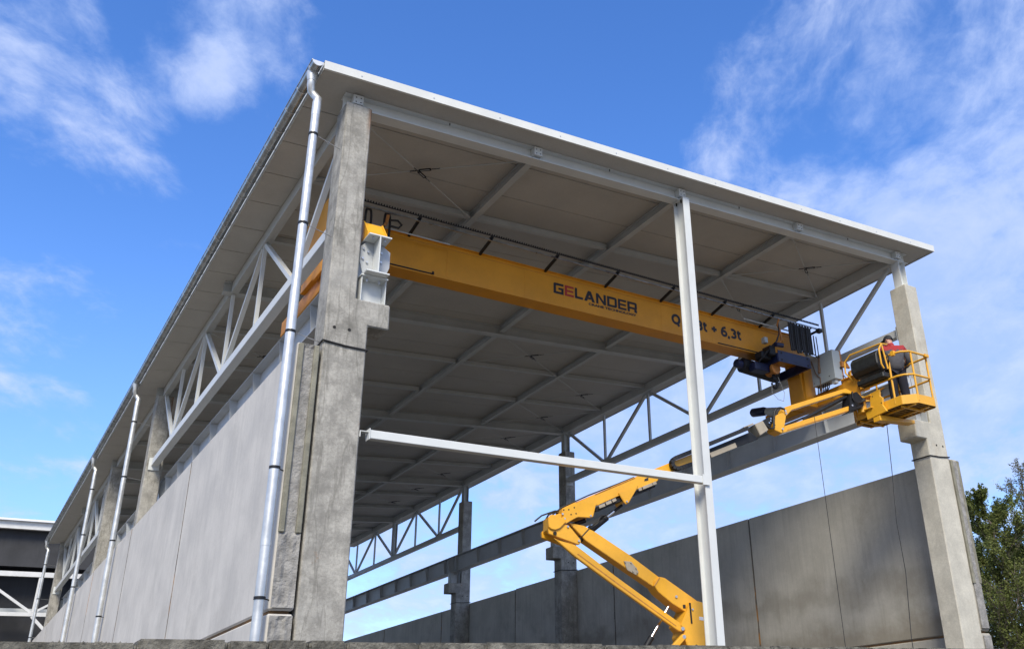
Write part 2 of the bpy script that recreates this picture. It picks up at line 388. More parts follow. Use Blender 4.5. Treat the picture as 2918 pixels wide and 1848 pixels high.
# ------------------------------------------------------------------ roof
roof = thing('roof', 'low pitched roof of pale sheet panels, its underside over the crane and its white edge in front', 'roof', (6.7, 19.5, 10.9))
X0, X1 = -.46, 13.94
py = [-.29+1.09*k for k in range(37)]; YE = 39.35
py[-1] = YE
proto_panel = None
for k in range(36):
    g = MB().sbox(X0, X1, py[k]+.009, py[k+1]-.009, rz(X0), rz(X1), rz(X0)+.12, rz(X1)+.12)
    if proto_panel is None or k == 35:
        o = g.build('roof_panel', 'roof_sheet', roof, bevel=.004)
        if k == 0: proto_panel = o
    else: inst(proto_panel, 'roof_panel', roof, (0, py[k]-py[0], 0))
MB().sbox(X0, X1, py[0]+.1, YE-.1, rz(X0)+.05, rz(X1)+.05, rz(X0)+.1, rz(X1)+.1).build('seam_filler', 'dark_cladding', roof)
fa = MB().sbox(X0-.01, X1+.02, -.30, -.292, rz(X0)-.012, rz(X1)-.012, rz(X0)+.135, rz(X1)+.145)
fa.sbox(X0-.01, X1+.02, -.292, -.262, rz(X0)-.012, rz(X1)-.012, rz(X0)-.008, rz(X1)-.008)
fa.sbox(X0-.01, X1+.02, -.292, -.15, rz(X0)+.128, rz(X1)+.138, rz(X0)+.135, rz(X1)+.145)
fa.build('front_flashing', 'fascia_sheet', roof)
MB().box(X0-.012, X0-.004, -.25, YE, rz(X0)-.01, rz(X0)+.13).build('eave_flashing', 'fascia_sheet', roof)
MB().box(X1+.004, X1+.015, -.25, YE, rz(X1)-.02, rz(X1)+.13).build('eave_flashing', 'grey_steel', roof)
x = .1
pb = None
while x < 13.8:
    disc((x, -.3005, rz(x)+.045), (0, -1, 0), .011, .006, 8).build('screw', 'bolt_steel', roof); x += 1.18

def ibeam_x(x0, x1, yc, top, h, bw, tf=.014, tw=.009, cut=0):
    b = MB(); z = lambda x: rz(x)-top
    b.sbox(x0, x1, yc-bw/2, yc+bw/2, z(x0)-tf, z(x1)-tf, z(x0), z(x1))
    b.sbox(x0, x1, yc-bw/2, yc+bw/2, z(x0)-h, z(x1)-h, z(x0)-h+tf, z(x1)-h+tf)
    b.sbox(x0, x1, yc-tw/2, yc+tw/2, z(x0)-h+tf, z(x1)-h+tf, z(x0)-tf, z(x1)-tf)
    return b
PX = (.20, 3.42, 6.64, 9.86, 13.08)
SP = (7.80, 31.30)
rafters = [(YC[0], 'front roof beam spanning both front columns behind the white roof edge'), (7.80, 'roof beam halfway along the first bay, behind the yellow crane'),
           (15.38, 'roof beam between the second pair of columns'), (23.54, 'roof beam between the third pair of columns'), (31.30, 'roof beam ending on the slim post of the back right truss'), (39.0, 'rearmost roof beam of the hall')]
for i, (y, lab) in enumerate(rafters):
    t = thing('roof_beam', lab, 'beam', (6.7, y, 10.9), 'main roof beams')
    x0 = -.02 if i else .0
    b = ibeam_x(x0, 13.44, y, .006, .25, .22); b.build('beam', 'white_steel' if i == 0 else 'grey_steel', t)
    for x in PX:
        if i == 0:
            s = MB().sbox(x-.08, x+.08, y-.145, y-.006, rz(x-.08)-.19, rz(x+.08)-.19, rz(x-.08)-.022, rz(x+.08)-.022) if x > .1 else None
            pl_ = s.build('end_plate', 'white_steel', t, bevel=.003)
            for dx in (-.038, .038):
                for dz in (-.155, -.075):
                    disc((x+dx, y-.1455, rz(x+dx)+dz), (0, -1, 0), .011, .002, 8).build('bolt_hole', 'dark_hole', t)
        else:
            for sgn in (-1, 1):
                MB().box(x-.06, x+.06, y+sgn*.115, y+sgn*.127, rz(x)-.2, rz(x)-.03).build('end_plate', 'grey_steel', t)
    if i == 0:
        for x in (1.75, 4.95, 8.15, 11.4):
            MB().obox((x, y-.112, rz(x)-.03), (x, y-.112, rz(x)-.075), .012, .012).build('clip', 'dark_hole', t)
plab = ('over the left side truss', 'above the left quarter of the crane girder', 'meeting the white front post', 'above the right quarter of the crane girder', 'over the right side truss')
for j, x in enumerate(PX):
    t = thing('roof_purlin', 'long roof purlin running to the back ' + plab[j], 'purlin', (x, 19.5, rz(x)), 'roof purlins running front to back')
    ys = [YC[0], 7.80, 15.38, 23.54, 31.30, 39.0]
    for a, b_ in zip(ys[:-1], ys[1:]):
        g = MB(); z = rz(x)
        if j in (0, 4):
            g.box(x-.07, x+.07, a+.13, b_-.13, z-.27, z-.02)
        else:
            g.box(x-.06, x+.06, a+.13, b_-.13, z-.19, z-.178); g.box(x-.06, x+.06, a+.13, b_-.13, z-.03, z-.018); g.box(x-.004, x+.004, a+.13, b_-.13, z-.178, z-.03)
        g.build('segment', 'grey_steel', t)
SEC = [2.755, 5.28, 10.33, 12.86, 18.10, 20.82, 26.12, 28.71, 33.88, 36.45]
for i, y in enumerate(SEC):
    t = thing('roof_strut', 'slim cross strut under the roof sheets, %s counted from the open front' % ORD[i], 'strut', (6.7, y, 11), 'slim cross struts under the roof')
    for j in range(4):
        a, b_ = PX[j]+.075, PX[j+1]-.075
        MB().sbox(a, b_, y-.05, y+.05, rz(a)-.13, rz(b_)-.13, rz(a)-.014, rz(b_)-.014).build('segment', 'grey_steel', t)
        if i < 6:
            for xx in (a-.002, b_-.006):
                MB().box(xx, xx+.008, y-.075, y+.075, rz(xx)-.165, rz(xx)-.035).build('end_plate', 'grey_steel', t)
# wind bracing rods
ally = sorted([.35, 7.80, 15.38, 23.54, 31.30, 38.9] + SEC)
def rod(p, q, lab):
    p = Vector(p); q = Vector(q); t = thing('brace_rod', lab, 'brace rod', tuple(p), 'thin crossed bracing rods under the roof')
    MB().tube([p, q], .011, 6).build('rod', 'grey_steel', t)
    d_ = (q-p).normalized(); mpt = p.lerp(q, .53)
    tb = MB().tube([mpt-d_*.27, mpt-d_*.09], .011, 6); tb.tube([mpt+d_*.09, mpt+d_*.27], .011, 6)
    sd = d_.cross(Vector((0, 0, 1))).normalized()
    for s_ in (-1, 1): tb.obox(mpt-d_*.10+sd*.022*s_, mpt+d_*.10+sd*.022*s_, .012, .02)
    for e in (-.095, .095): tb.obox(mpt+d_*(e-.012), mpt+d_*(e+.012), .056, .02)
    tb.build('turnbuckle', 'black_paint', t)
    for e, dd in ((p, d_), (q, -d_)): MB().obox(e, e+dd*.16, .06, .01).build('fork', 'grey_steel', t)
cells = [(0, 0, 'left front corner'), (3, 0, 'right front corner'), (3, 1, 'right side just behind the crane'), (3, 4, 'right side before the second column'), (3, 5, 'right side at the second column'), (2, 3, 'middle behind the third roof strut'),
         (3, 6, 'right side past the second column'), (3, 8, 'right side at the third column'), (3, 9, 'right side past the third column'), (3, 10, 'right side by the slim truss post'), (3, 12, 'right side near the back'),
         (0, 4, 'left side at the second column'), (2, 9, 'middle past the third column')]
for (cx, cy, w) in cells:
    xa, xb = PX[cx]+.08, PX[cx+1]-.08; ya, yb = ally[cy]+.08, ally[cy+1]-.08
    rod((xa, ya, rz(xa)-.16), (xb, yb, rz(xb)-.16), 'thin bracing rod, %s, slanting right as it recedes' % w)
    rod((xa, yb, rz(xa)-.135), (xb, ya, rz(xb)-.135), 'thin bracing rod, %s, slanting left as it recedes' % w)

# ------------------------------------------------------------------ side trusses
def truss(side, y0, y1, joints_b, joints_t, posts, lab, ends=(.24, .24)):
    if side == 'L': xc, zc0, zc1, ztop, w = .20, 8.60, 8.87, rz(.2)-.27, .17
    else: xc, zc0, zc1, ztop, w = XR-.23, 9.54, 9.80, rz(XR-.2)-.27, .17
    mt = 'white_steel' if side == 'L' else 'grey_steel'
    t = thing('side_truss', lab, 'truss', (xc, (y0+y1)/2, zc0), 'side trusses under the eaves')
    ch = MB(); ch.box(xc-w/2, xc+w/2, y0+ends[0], y1-ends[1], zc1-.014, zc1); ch.box(xc-w/2, xc+w/2, y0+ends[0], y1-ends[1], zc0+.06, zc0+.074)
    ch.box(xc-w/2+.012, xc+w/2-.012, y0+ends[0], y1-ends[1], zc0+.074, zc1-.014)
    ch = MB().box(xc-w/2, xc+w/2, y0+ends[0], y1-ends[1], zc0+.08, zc1)
    ch.build('bottom_chord', mt, t, bevel=.006)
    for yy, s_ in ((y0+ends[0], 1), (y1-ends[1], -1)):
        MB().box(xc-.15, xc+.12, min(yy, yy+s_*.025), max(yy, yy+s_*.025), zc0-.03, zc1+.03).build('end_plate', mt, t)
    for yp in posts: MB().obox((xc, yp, zc1), (xc, yp, ztop), .07, .07, (0, 1, 0)).build('post', mt, t)
    js = sorted([(y, 'b') for y in joints_b]+[(y, 't') for y in joints_t])
    for (ya, ka), (yb, kb) in zip(js[:-1], js[1:]):
        s_ = .09
        p = (xc, ya+s_, zc1 if ka == 'b' else ztop); q = (xc, yb-s_, zc1 if kb == 'b' else ztop)
        MB().obox(p, q, .085, .085, (1, 0, 0)).build('diagonal', mt, t)
    for yb in joints_b: MB().box(xc-.006, xc+.006, yb-.17, yb+.17, zc1-.002, zc1+.10).build('gusset', mt, t)
    return t
y0 = YC[0]; y1 = YC[1]
for side, nm in (('L', 'left'), ('R', 'right')):
    truss(side, y0, y1, [2.755, 7.80, 12.86], [.42, 5.28, 10.33, 15.2], [2.755, 5.28, 7.80, 10.33, 12.86], 'white lattice truss under the left eave, nearest the camera' if side == 'L' else 'grey lattice truss high on the right between the first two columns, above the lift arm')
    truss(side, YC[2], YC[3], [26.12, 31.30, 36.45], [23.75, 28.71, 33.88, 38.8], [26.12, 28.71, 31.30, 33.88, 36.45], 'far white lattice truss under the left eave beside the farthest column' if side == 'L' else 'far grey lattice truss seen against the sky past the third right column')
# the far slim post with doubled section
t = tag(MB().box(XR-.33, XR-.31, 31.2, 31.4, 9.80, rz(13.1)-.28).box(XR-.15, XR-.13, 31.2, 31.4, 9.80, rz(13.1)-.28).box(XR-.31, XR-.15, 31.295, 31.305, 9.80, rz(13.1)-.28).build('steel_post', 'grey_steel'),
        'stout steel post standing on the far right truss, under the roof', 'post')

# ------------------------------------------------------------------ crane runway beams
def runway(side, i, ya, yb, lab):
    fx = (lambda a: a) if side == 'L' else (lambda a: XR-a)
    xc = fx(.645); t = thing('runway_beam', lab, 'runway beam', (xc, (ya+yb)/2, 7.82), 'crane runway beams')
    z0, z1, w = 7.815, 8.43, .34; mt = 'runway_steel'
    MB().box(xc-w/2, xc+w/2, ya, yb, z1-.02, z1).build('top_flange', mt, t, bevel=.002)
    MB().box(xc-w/2, xc+w/2, ya, yb, z0, z0+.02).build('bottom_flange', mt, t, bevel=.002)
    MB().box(xc-.007, xc+.007, ya, yb, z0+.02, z1-.02).build('web', mt, t)
    MB().box(xc-.028, xc+.028, ya, yb, z1, z1+.05).build('rail', 'bolt_steel', t)
    pr = None; y = ya + (.9 if i else 1.0)
    ys = []
    yy = {0: [.97, 2.67, 4.45, 6.26, 8.1, 9.88, 11.66, 13.43, 15.0], 1: [15.8, 17.6, 19.4, 21.2, 23.1], 2: [24.2, 26.03, 27.8, 29.52, 31.3, 33.1, 34.95, 36.7, 38.4]}[i]
    for y in yy:
        if pr is None:
            g = MB()
            for s_ in (-1, 1):
                g.prism([(s_*.007, z0+.02), (s_*.10, z0+.02), (s_*(w/2-.01), z1-.02), (s_*.007, z1-.02)], (y, y+.012), lambda a, b, c: (xc+a, c, b))
            pr = g.build('stiffener', mt, t); yp = y
        else: inst(pr, 'stiffener', t, (0, y-yp, 0))
    for yj in (ya, yb-.018):
        g = MB(); g.prism([(-.20, z0+.25), (-.20, z1-.11), (-.12, z1-.022), (.12, z1-.022), (.25, z1-.11), (.25, z0+.25), (.17, z0+.022), (-.13, z0+.022)], (yj, yj+.018), lambda a, b, c: (xc+(a if side == 'L' else -a), c, b))
        o = g.build('end_plate', mt, t, bevel=.002)
        if yj == ya and i == 0:
            for a, b in ((-.16, 8.28), (-.165, 8.12), (-.10, 8.07), (-.10, 7.93), (.11, 8.27), (.11, 8.12), (-.09, 8.24)):
                xx = xc+(a if side == 'L' else -a)
                MB().tube([(xx, yj, b), (xx, yj-.025, b)], .017, 6).build('bolt', 'bolt_steel', t)
    return t
for side, nm in (('L', 'left'), ('R', 'right')):
    runway(side, 0, .13, 15.37, 'front length of grey crane runway beam on the %s' % ('left, just above the wall' if side == 'L' else 'right, crossed by the yellow lift arm'))
    runway(side, 1, 15.39, 23.53, 'middle length of grey crane runway beam on the %s side between second and third columns' % nm)
    runway(side, 2, 23.55, 39.0, 'back length of grey crane runway beam on the %s side' % nm)
# short protruding end piece on the left runway with the buffer on top
t = thing('runway_end_piece', 'short light grey beam stub with bolts on the left corbel, in front of the runway', 'beam end', (.645, -.02, 7.82))
xc = .645; g = MB().box(xc-.17, xc+.17, -.13, .128, 8.41, 8.432).box(xc-.17, xc+.17, -.13, .128, 7.815, 7.837).box(xc-.008, xc+.008, -.13, .128, 7.837, 8.41)
g.build('beam_stub', 'white_steel', t, bevel=.002)
for a in (-.09, .09):
    MB().tube([(xc+a, -.06, 8.37), (xc+a, -.06, 8.41)], .017, 6).build('bolt', 'bolt_steel', t)
t = thing('rail_buffer', 'yellow end stop bolted on top of the left runway stub', 'buffer', (.63, .3, 8.43))
g = MB().prism([(.0, 8.435), (.0, 8.52), (.22, 8.80), (.46, 8.80), (.46, 8.435)], (-.16, -.14), lambda a, b, c: (xc+c, a, b)); g.build('side_plate', 'lift_yellow', t)
g = MB().prism([(.0, 8.435), (.0, 8.52), (.22, 8.80), (.46, 8.80), (.46, 8.435)], (.12, .14), lambda a, b, c: (xc+c, a, b)); g.build('side_plate', 'lift_yellow', t)
MB().prism([(.02, 8.52), (.24, 8.79), (.24, 8.77), (.03, 8.50)], (-.139, .119), lambda a, b, c: (xc+c, a, b)).build('face_plate', 'lift_yellow', t)
MB().box(xc-.165, xc+.165, -.08, .40, 8.433, 8.448).build('base_plate', 'lift_yellow', t)

# ------------------------------------------------------------------ front post and girt
t = thing('front_post', 'tall white steel post standing in the open front, in front of the lift', 'post', (6.645, .14, 0))
zt = rz(6.645)-.262
MB().box(6.568, 6.722, 0.0, .014, 0, zt-.016).build('front_flange', 'white_steel', t)
MB().box(6.568, 6.722, .286, .30, 0, zt-.016).build('back_flange', 'white_steel', t)
MB().box(6.641, 6.649, .014, .286, 0, zt-.016).build('web', 'white_steel', t)
MB().sbox(6.560, 6.730, -.005, .33, zt-.020, zt-.011, zt-.006, zt+.003).build('cap_plate', 'white_steel', t)
for y in (.10, .25): MB().tube([(6.60, y, zt-.08), (6.60, y, zt-.018)], .014, 6).build('bolt', 'dark_hole', t)
t = thing('cross_rail', 'white horizontal rail joining the left front column to the tall white post', 'rail', (3.6, .04, 5.44))
MB().box(.735, 6.565, -.02, .10, 5.385, 5.505).build('rail', 'white_steel', t, bevel=.006)
MB().box(.722, .735, -.035, .115, 5.37, 5.52).build('end_plate', 'white_steel', t)
MB().box(.603, .722, .0, .08, 5.475, 5.485).box(.603, .613, .0, .08, 5.40, 5.475).build('bracket', 'white_steel', t)
MB().box(6.50, 6.640, -.035, -.022, 5.355, 5.53).build('end_plate', 'white_steel', t)

# ------------------------------------------------------------------ gutter and downpipes
gt = thing('gutter', 'dark zinc half round gutter along the left eave', 'gutter', (-.56, 19.5, 10.95))
GR = .082; gx, gz = -.565, 11.0
def half(r, n=12): return [(gx+r*math.cos(PI+PI*k/n), gz+r*math.sin(PI+PI*k/n)) for k in range(n+1)]
o_, i_ = half(GR), half(GR-.006)
MB().prism(o_+i_[::-1], (-.28, YE), lambda a, b, c: (a, c, b)).build('trough', 'zinc_gutter', gt, smooth=True)
MB().prism(half(GR+.002), (-.285, -.278), lambda a, b, c: (a, c, b)).build('end_cap', 'zinc', gt)
MB().tube([(gx-GR, -.28, gz+.004), (gx-GR, YE, gz+.004)], .012, 8).build('bead', 'zinc_gutter', gt, smooth=True)
y = -.12; pr = None
while y < YE:
    if pr is None:
        hb = half(GR+.007); hc = half(GR+.001)
        g = MB().prism(hb+hc[::-1], (y, y+.025), lambda a, b, c: (a, c, b))
        g.box(gx+GR-.002, X0-.013, y, y+.025, gz-.07, gz-.062)
        pr = g.build('gutter_bracket', 'bolt_steel', gt); yp = y
    else: inst(pr, 'gutter_bracket', gt, (0, y-yp, 0))
    y += .60
dlab = ('nearest shiny zinc downpipe, in front of the left front column', 'second zinc downpipe along the pale wall', 'third zinc downpipe along the pale wall', 'farthest zinc downpipe, in front of the dark hall')
dproto = None
for i, yc in enumerate((-.02, 15.30, 23.46, 38.9)):
    t = thing('downpipe', dlab[i], 'downpipe', (-.45, yc, 0), 'zinc downpipes on the left side')
    px = -.45
    MB().tube([(px, yc, 0), (px, yc, 3.9)], .060, 18, False).tube([(px, yc, 3.87), (px, yc, 7.3)], .063, 18, False).tube([(px, yc, 7.27), (px, yc, 10.25)], .060, 18, False).build('pipe', 'zinc', t, smooth=True)
    pts = []
    A, B = Vector((gx-.005, yc, 10.78)), Vector((px, yc, 10.28))
    for k in range(15):
        s_ = k/14; e = s_*s_*(3-2*s_)
        pts.append((A.x+(B.x-A.x)*e - .03*math.sin(s_*2*PI)*0, yc-.18*(1-e)*0, A.z+(B.z-A.z)*s_))
    # swan neck leaning forwards to the gutter outlet
    pts = [(gx, yc-.0, 10.93), (gx, yc-.0, 10.80), (gx-.0, yc+.01, 10.74), (gx+.03, yc+.06, 10.66), (gx+.08, yc+.05, 10.60), (px+.01, yc+.01, 10.52), (px, yc, 10.44), (px, yc, 10.20)]
    MB().tube(pts, [.06, .058, .058, .058, .058, .06, .063, .063], 14).build('swan_neck', 'zinc', t, smooth=True)
    MB().tube([(gx, yc, 10.95), (gx, yc, 10.86), (gx, yc, 10.80)], [.085, .075, .062], 14).build('outlet', 'zinc', t, smooth=True)
    for z in (9.87, 8.36, 6.70, 4.84, 3.26, 1.6):
        cl_ = MB().tube([(px, yc, z-.018), (px, yc, z+.018)], .068, 18).build('clamp', 'black_paint', t, smooth=True)
        if z > 6.65: MB().tube([(px+.06, yc, z), (-.002, yc+.15, z-.01)], .006, 6).build('stay', 'bolt_steel', t)
        else: MB().tube([(px+.05, yc+.02, z), (-.325, yc+.06, z-.01)], .008, 6).build('stay', 'black_paint', t)

# ------------------------------------------------------------------ lettering helpers
GLY = {
 'G': (1.0, [[(0, 0), (1, 0), (1, .22), (.24, .22), (.24, 0.22), (0, .22)], [(0, .22), (.24, .22), (.24, .78), (0, .78)], [(0, .78), (1, .78), (1, 1), (.1, 1), (0, .92)], [(.76, .22), (1, .22), (1, .6), (.76, .6)], [(.48, .40), (.76, .40), (.76, .6), (.48, .6)]]),
 'E': (.9, [[(0, 0), (1, 0), (1, .2), (0, .2)], [(0, .2), (.26, .2), (.26, .8), (0, .8)], [(0, .8), (1, .8), (1, 1), (0, 1)], [(.26, .41), (.95, .41), (.95, .59), (.26, .59)]]),
 'L': (.82, [[(0, 0), (1, 0), (1, .22), (0, .22)], [(0, .22), (.28, .22), (.28, 1), (0, 1)]]),
 'A': (1.12, [[(0, 0), (.27, 0), (.5, .62), (.5, 1), (.36, 1)], [(1, 0), (.64, 1), (.5, 1), (.5, .62), (.73, 0)], [(.352, .2), (.648, .2), (.576, .4), (.424, .4)]]),
 'N': (1.05, [[(0, 0), (.24, 0), (.24, 1), (0, 1)], [(.76, 0), (1, 0), (1, 1), (.76, 1)], [(.24, 1), (.24, .66), (.76, 0), (.76, .34)]]),
 'D': (1.05, [[(0, 0), (.24, 0), (.24, 1), (0, 1)], [(.24, 0), (.86, 0), (1, .14), (1, .22), (.24, .22)], [(.24, .78), (1, .78), (1, .86), (.86, 1), (.24, 1)], [(.76, .22), (1, .22), (1, .78), (.76, .78)]]),
 'R': (1.05, [[(0, 0), (.24, 0), (.24, 1), (0, 1)], [(.24, .78), (1, .78), (1, .9), (.9, 1), (.24, 1)], [(.76, .5), (1, .5), (1, .78), (.76, .78)], [(.24, .3), (.92, .3), (1, .38), (1, .5), (.24, .5)], [(.72, 0), (1, 0), (1, .22), (.94, .3), (.70, .3)]]),
}
def block_word(word, x, y, z, h, w, gap, red=()):
    tot = sum(GLY[c][0] for c in word); u = (w-gap*(len(word)-1))/tot
    out = []
    for i, c in enumerate(word):
        lw, polys = GLY[c]; g = MB()
        for p in polys: g.add([(x+a*lw*u, y, z+b*h) for a, b in p], [tuple(range(len(p)))])
        out.append((c, i, g)); x += lw*u+gap
    return out
def font_mesh(text, x, y, z, w, h, name, m, parent, bold=.02, gap=1.0):
    cu = bpy.data.curves.new('tmp', 'FONT'); cu.body = text; cu.offset = bold; cu.resolution_u = 3; cu.space_character = gap
    ob = bpy.data.objects.new('tmp', cu); C.objects.link(ob)
    dg = bpy.context.evaluated_depsgraph_get(); me = bpy.data.meshes.new_from_object(ob.evaluated_get(dg))
    bpy.data.objects.remove(ob); bpy.data.curves.remove(cu)
    xs = [v.co.x for v in me.vertices]; ys = [v.co.y for v in me.vertices]
    sx = w/(max(xs)-min(xs)); sy = h/(max(ys)-min(ys)); off = ORG[parent.name]
    for v in me.vertices: v.co = Vector((x+(v.co.x-min(xs))*sx, y, z+(v.co.y-min(ys))*sy)) - off
    me.materials.clear(); me.materials.append(MATS[m])
    o = bpy.data.objects.new(name, me); C.objects.link(o); o.parent = parent; ORG[o.name] = off
    return o

# ------------------------------------------------------------------ overhead crane
cr = thing('overhead_crane', 'yellow overhead travelling crane lettered GELANDER spanning the hall under the roof', 'crane', (6.7, 2.95, 8.48))
gy0, gy1, gz0, gz1 = 2.75, 3.13, 9.56, 10.27
gd = MB().prism([(.70, gz0), (.70, gz1), (11.95, gz1), (12.10, gz1-.12), (12.10, gz0)], (gy0+.03, gy1-.03), lambda a, b, c: (a, c, b)).build('girder', 'crane_yellow', cr, bevel=.004)
MB().box(.70, 12.0, gy0, gy1, gz1, gz1+.018).build('top_flange', 'crane_yellow', cr)
MB().box(.70, 12.05, gy0, gy1, gz0-.02, gz0).build('bottom_flange', 'crane_yellow', cr)
MB().box(1.3, 2.68, gy0+.012, gy0+.028, gz0+.02, gz0+.04).box(2.66, 2.69, gy0-.0, gy0+.028, gz0+.02, gz0+.075).build('stop_bar', 'black_paint', gd)
MB().box(9.6, 10.9, gy0+.012, gy0+.028, gz0+.02, gz0+.04).build('stop_bar', 'black_paint', gd)
for c, i, g in block_word('GELANDER', 5.29, gy0+.026, 9.83, .24, 2.08, .028):
    g.build('letter', 'logo_red' if i == 1 else 'logo_black', gd, label='red letter E' if i == 1 else 'black letter %s' % c)
font_mesh('CRANE TECHNOLOGY', 6.13, gy0+.026, 9.745, 1.22, .058, 'small_lettering', 'logo_black', gd, .05)
def ribbon(pts, w, y, closed=False):
    P_ = [Vector((a, b)) for a, b in pts]; n = len(P_); L_, R_ = [], []
    for k in range(n):
        a = P_[k-1] if (k or closed) else P_[k]; b = P_[(k+1) % n] if (k < n-1 or closed) else P_[k]
        d_ = (b-a).normalized(); nn = Vector((-d_.y, d_.x)); L_.append(P_[k]+nn*w/2); R_.append(P_[k]-nn*w/2)
    g = MB(); g.v = [(q.x, y, q.y) for q in L_]+[(q.x, y, q.y) for q in R_]
    m_ = n if closed else n-1
    g.f = [(k, (k+1) % n, n+(k+1) % n, n+k) for k in range(m_)]
    return g
def arc(cx, cy, rx, ry, a0, a1, n=14): return [(cx+rx*math.cos(R(a0+(a1-a0)*k/n)), cy+ry*math.sin(R(a0+(a1-a0)*k/n))) for k in range(n+1)]
def load_mark(x, z, H, y):
    w = .25
    def put(st, x0, wd, nm):
        for k, (pts, cl_) in enumerate(st):
            g = ribbon([(x0+a*wd, z+b*H) for a, b in pts], w*H, y-.0006*k, cl_)
            g.build('glyph', 'logo_black', gd, label='black mark %s' % nm)
    D6 = [(arc(.5, .30, .34, .235, 0, 342, 16), True), ([(.17, .34), (.20, .55), (.34, .78), (.56, .88), (.80, .90)], False)]
    D3 = [(arc(.42, .69, .36, .205, 145, -85, 12), False), (arc(.42, .305, .40, .215, 90, -145, 12), False)]
    T_ = [([(.36, .92), (.36, .34), (.42, .17), (.60, .10), (.88, .11)], False), ([(.02, .68), (.86, .68)], False)]
    Cm = [([(.55, .14), (.50, .0), (.36, -.16)], False)]
    Pl = [([(.5, .18), (.5, .74)], False), ([(.05, .46), (.95, .46)], False)]
    Qq = [(arc(.5, .5, .40, .40, 0, 345, 22), True), ([(.60, .14), (.84, -.14)], False)]
    Eq = [([(.05, .62), (.95, .62)], False), ([(.05, .33), (.95, .33)], False)]
    for ch, x0, wd, nm in ((Qq, 8.31, .24, 'Q'), (Eq, 8.59, .14, '='), (D6, 8.76, .19, '6'), (Cm, 8.94, .07, ','), (D3, 9.02, .17, '3'), (T_, 9.20, .13, 't'), (Pl, 9.44, .17, '+'),
                           (D6, 9.72, .20, '6'), (Cm, 9.92, .07, ','), (D3, 10.02, .18, '3'), (T_, 10.21, .14, 't')): put(ch, x0, wd, nm)
load_mark(8.31, 9.80, .245, gy0+.026)
for x in (2.95, 4.62, 8.02, 9.45):
    MB().box(x, x+.006, gy0+.0275, gy0+.031, gz0, gz1).build('weld_seam', 'crane_yellow', gd)
MB().box(.75, 11.9, gy0+.026, gy0+.0305, gz1-.075, gz1-.069).build('weld_seam', 'hook_orange', gd)
# left end: leg box and end carriage
MB().box(.46, .86, 2.58, 3.30, 8.86, 10.24).build('end_leg', 'crane_yellow', cr, bevel=.006)
MB().box(.452, .50, 2.12, 2.57, 8.80, 10.20).build('end_leg_side', 'crane_yellow', cr, bevel=.004)
for s_, x0 in (('L', .53), ('R', XR-.76)):
    ec = MB().box(x0, x0+.23, 1.35, 4.65, 8.56, 8.86).build('end_carriage', 'crane_yellow', cr, bevel=.01)
    for y in (1.62, 4.38): MB().tube([(x0+.02, y, 8.60), (x0+.21, y, 8.60)], .12, 18).build('wheel', 'bolt_steel', ec, smooth=True)
    for y in (1.35, 4.65):
        s2 = -1 if y < 3 else 1
        MB().tube([(x0+.115, y, 8.72), (x0+.115, y+s2*.12, 8.72)], .06, 12).build('buffer', 'black_rubber', ec, smooth=True)
# right end leg and drive
MB().prism([(12.10, 9.56), (12.10, 10.1), (12.30, 10.0), (12.62, 9.56), (12.64, 8.53), (12.24, 8.53)], (2.80, 3.22), lambda a, b, c: (a, c, b)).build('end_leg', 'crane_yellow', cr, bevel=.005)
MB().box(12.22, 12.235, 2.74, 3.28, 8.52, 9.60).build('end_leg_plate', 'crane_yellow', cr)
dm = MB().tube([(12.60, 4.55, 8.95), (12.60, 4.62, 8.97), (12.60, 5.02, 9.05), (12.60, 5.07, 9.06)], [.10, .115, .115, .08], 18).build('drive_motor', 'navy_paint', cr, smooth=True)
MB().tube([(12.60, 4.50, 8.93), (12.60, 4.14, 8.80)], [.10, .13], 14).build('gearbox', 'grey_steel', cr, smooth=True)
MB().tube([(.88, 2.3, 8.65), (.88, 2.62, 8.65)], .09, 14).tube([(.9, 1.8, 8.32), (.9, 2.2, 8.32)], .08, 14).build('drive_motor', 'navy_paint', cr, smooth=True)
MB().box(.80, .93, 1.45, 1.7, 8.2, 8.66).build('motor_housing', 'navy_paint', cr, bevel=.015)
# cable rail on brackets
cr_rail = MB().box(.60, 12.50, 2.285, 2.315, 10.335, 10.365).build('cable_rail', 'zinc_gutter', cr)
MB().box(.60, 12.45, 2.25, 2.262, 10.415, 10.432).build('cable_chain_rail', 'black_paint', cr)
chn = MB(); x = .62
while x < 12.45: chn.box(x, x+.020, 2.245, 2.270, 10.425, 10.462); x += .05
chn.build('cable_chain', 'black_rubber', cr, kind='stuff')
pr = None
for k in range(9):
    x = .70+1.463*k
    if x > 12.4: break
    g = MB().obox((x, gy0+.02, gz1-.005), (x, 2.27, 10.37), .045, .05)
    g.box(x-.03, x+.03, 2.24, 2.32, 10.37, 10.40)
    g.build('rail_bracket', 'black_paint', cr)
MB().tube([(10.25, 2.55, 10.25), (12.3, 2.55, 10.24)], .018, 8).tube([(.7, 2.55, 10.17), (2.9, 2.55, 10.17)], .014, 8).build('conduit', 'grey_steel', cr)
MB().obox((12.48, 2.3, 10.33), (12.12, 2.80, 10.12), .04, .05).build('rail_brace', 'black_paint', cr)
MB().box(12.42, 12.54, 2.24, 2.36, 10.26, 10.36).build('rail_end_stop', 'black_rubber', cr, bevel=.01)
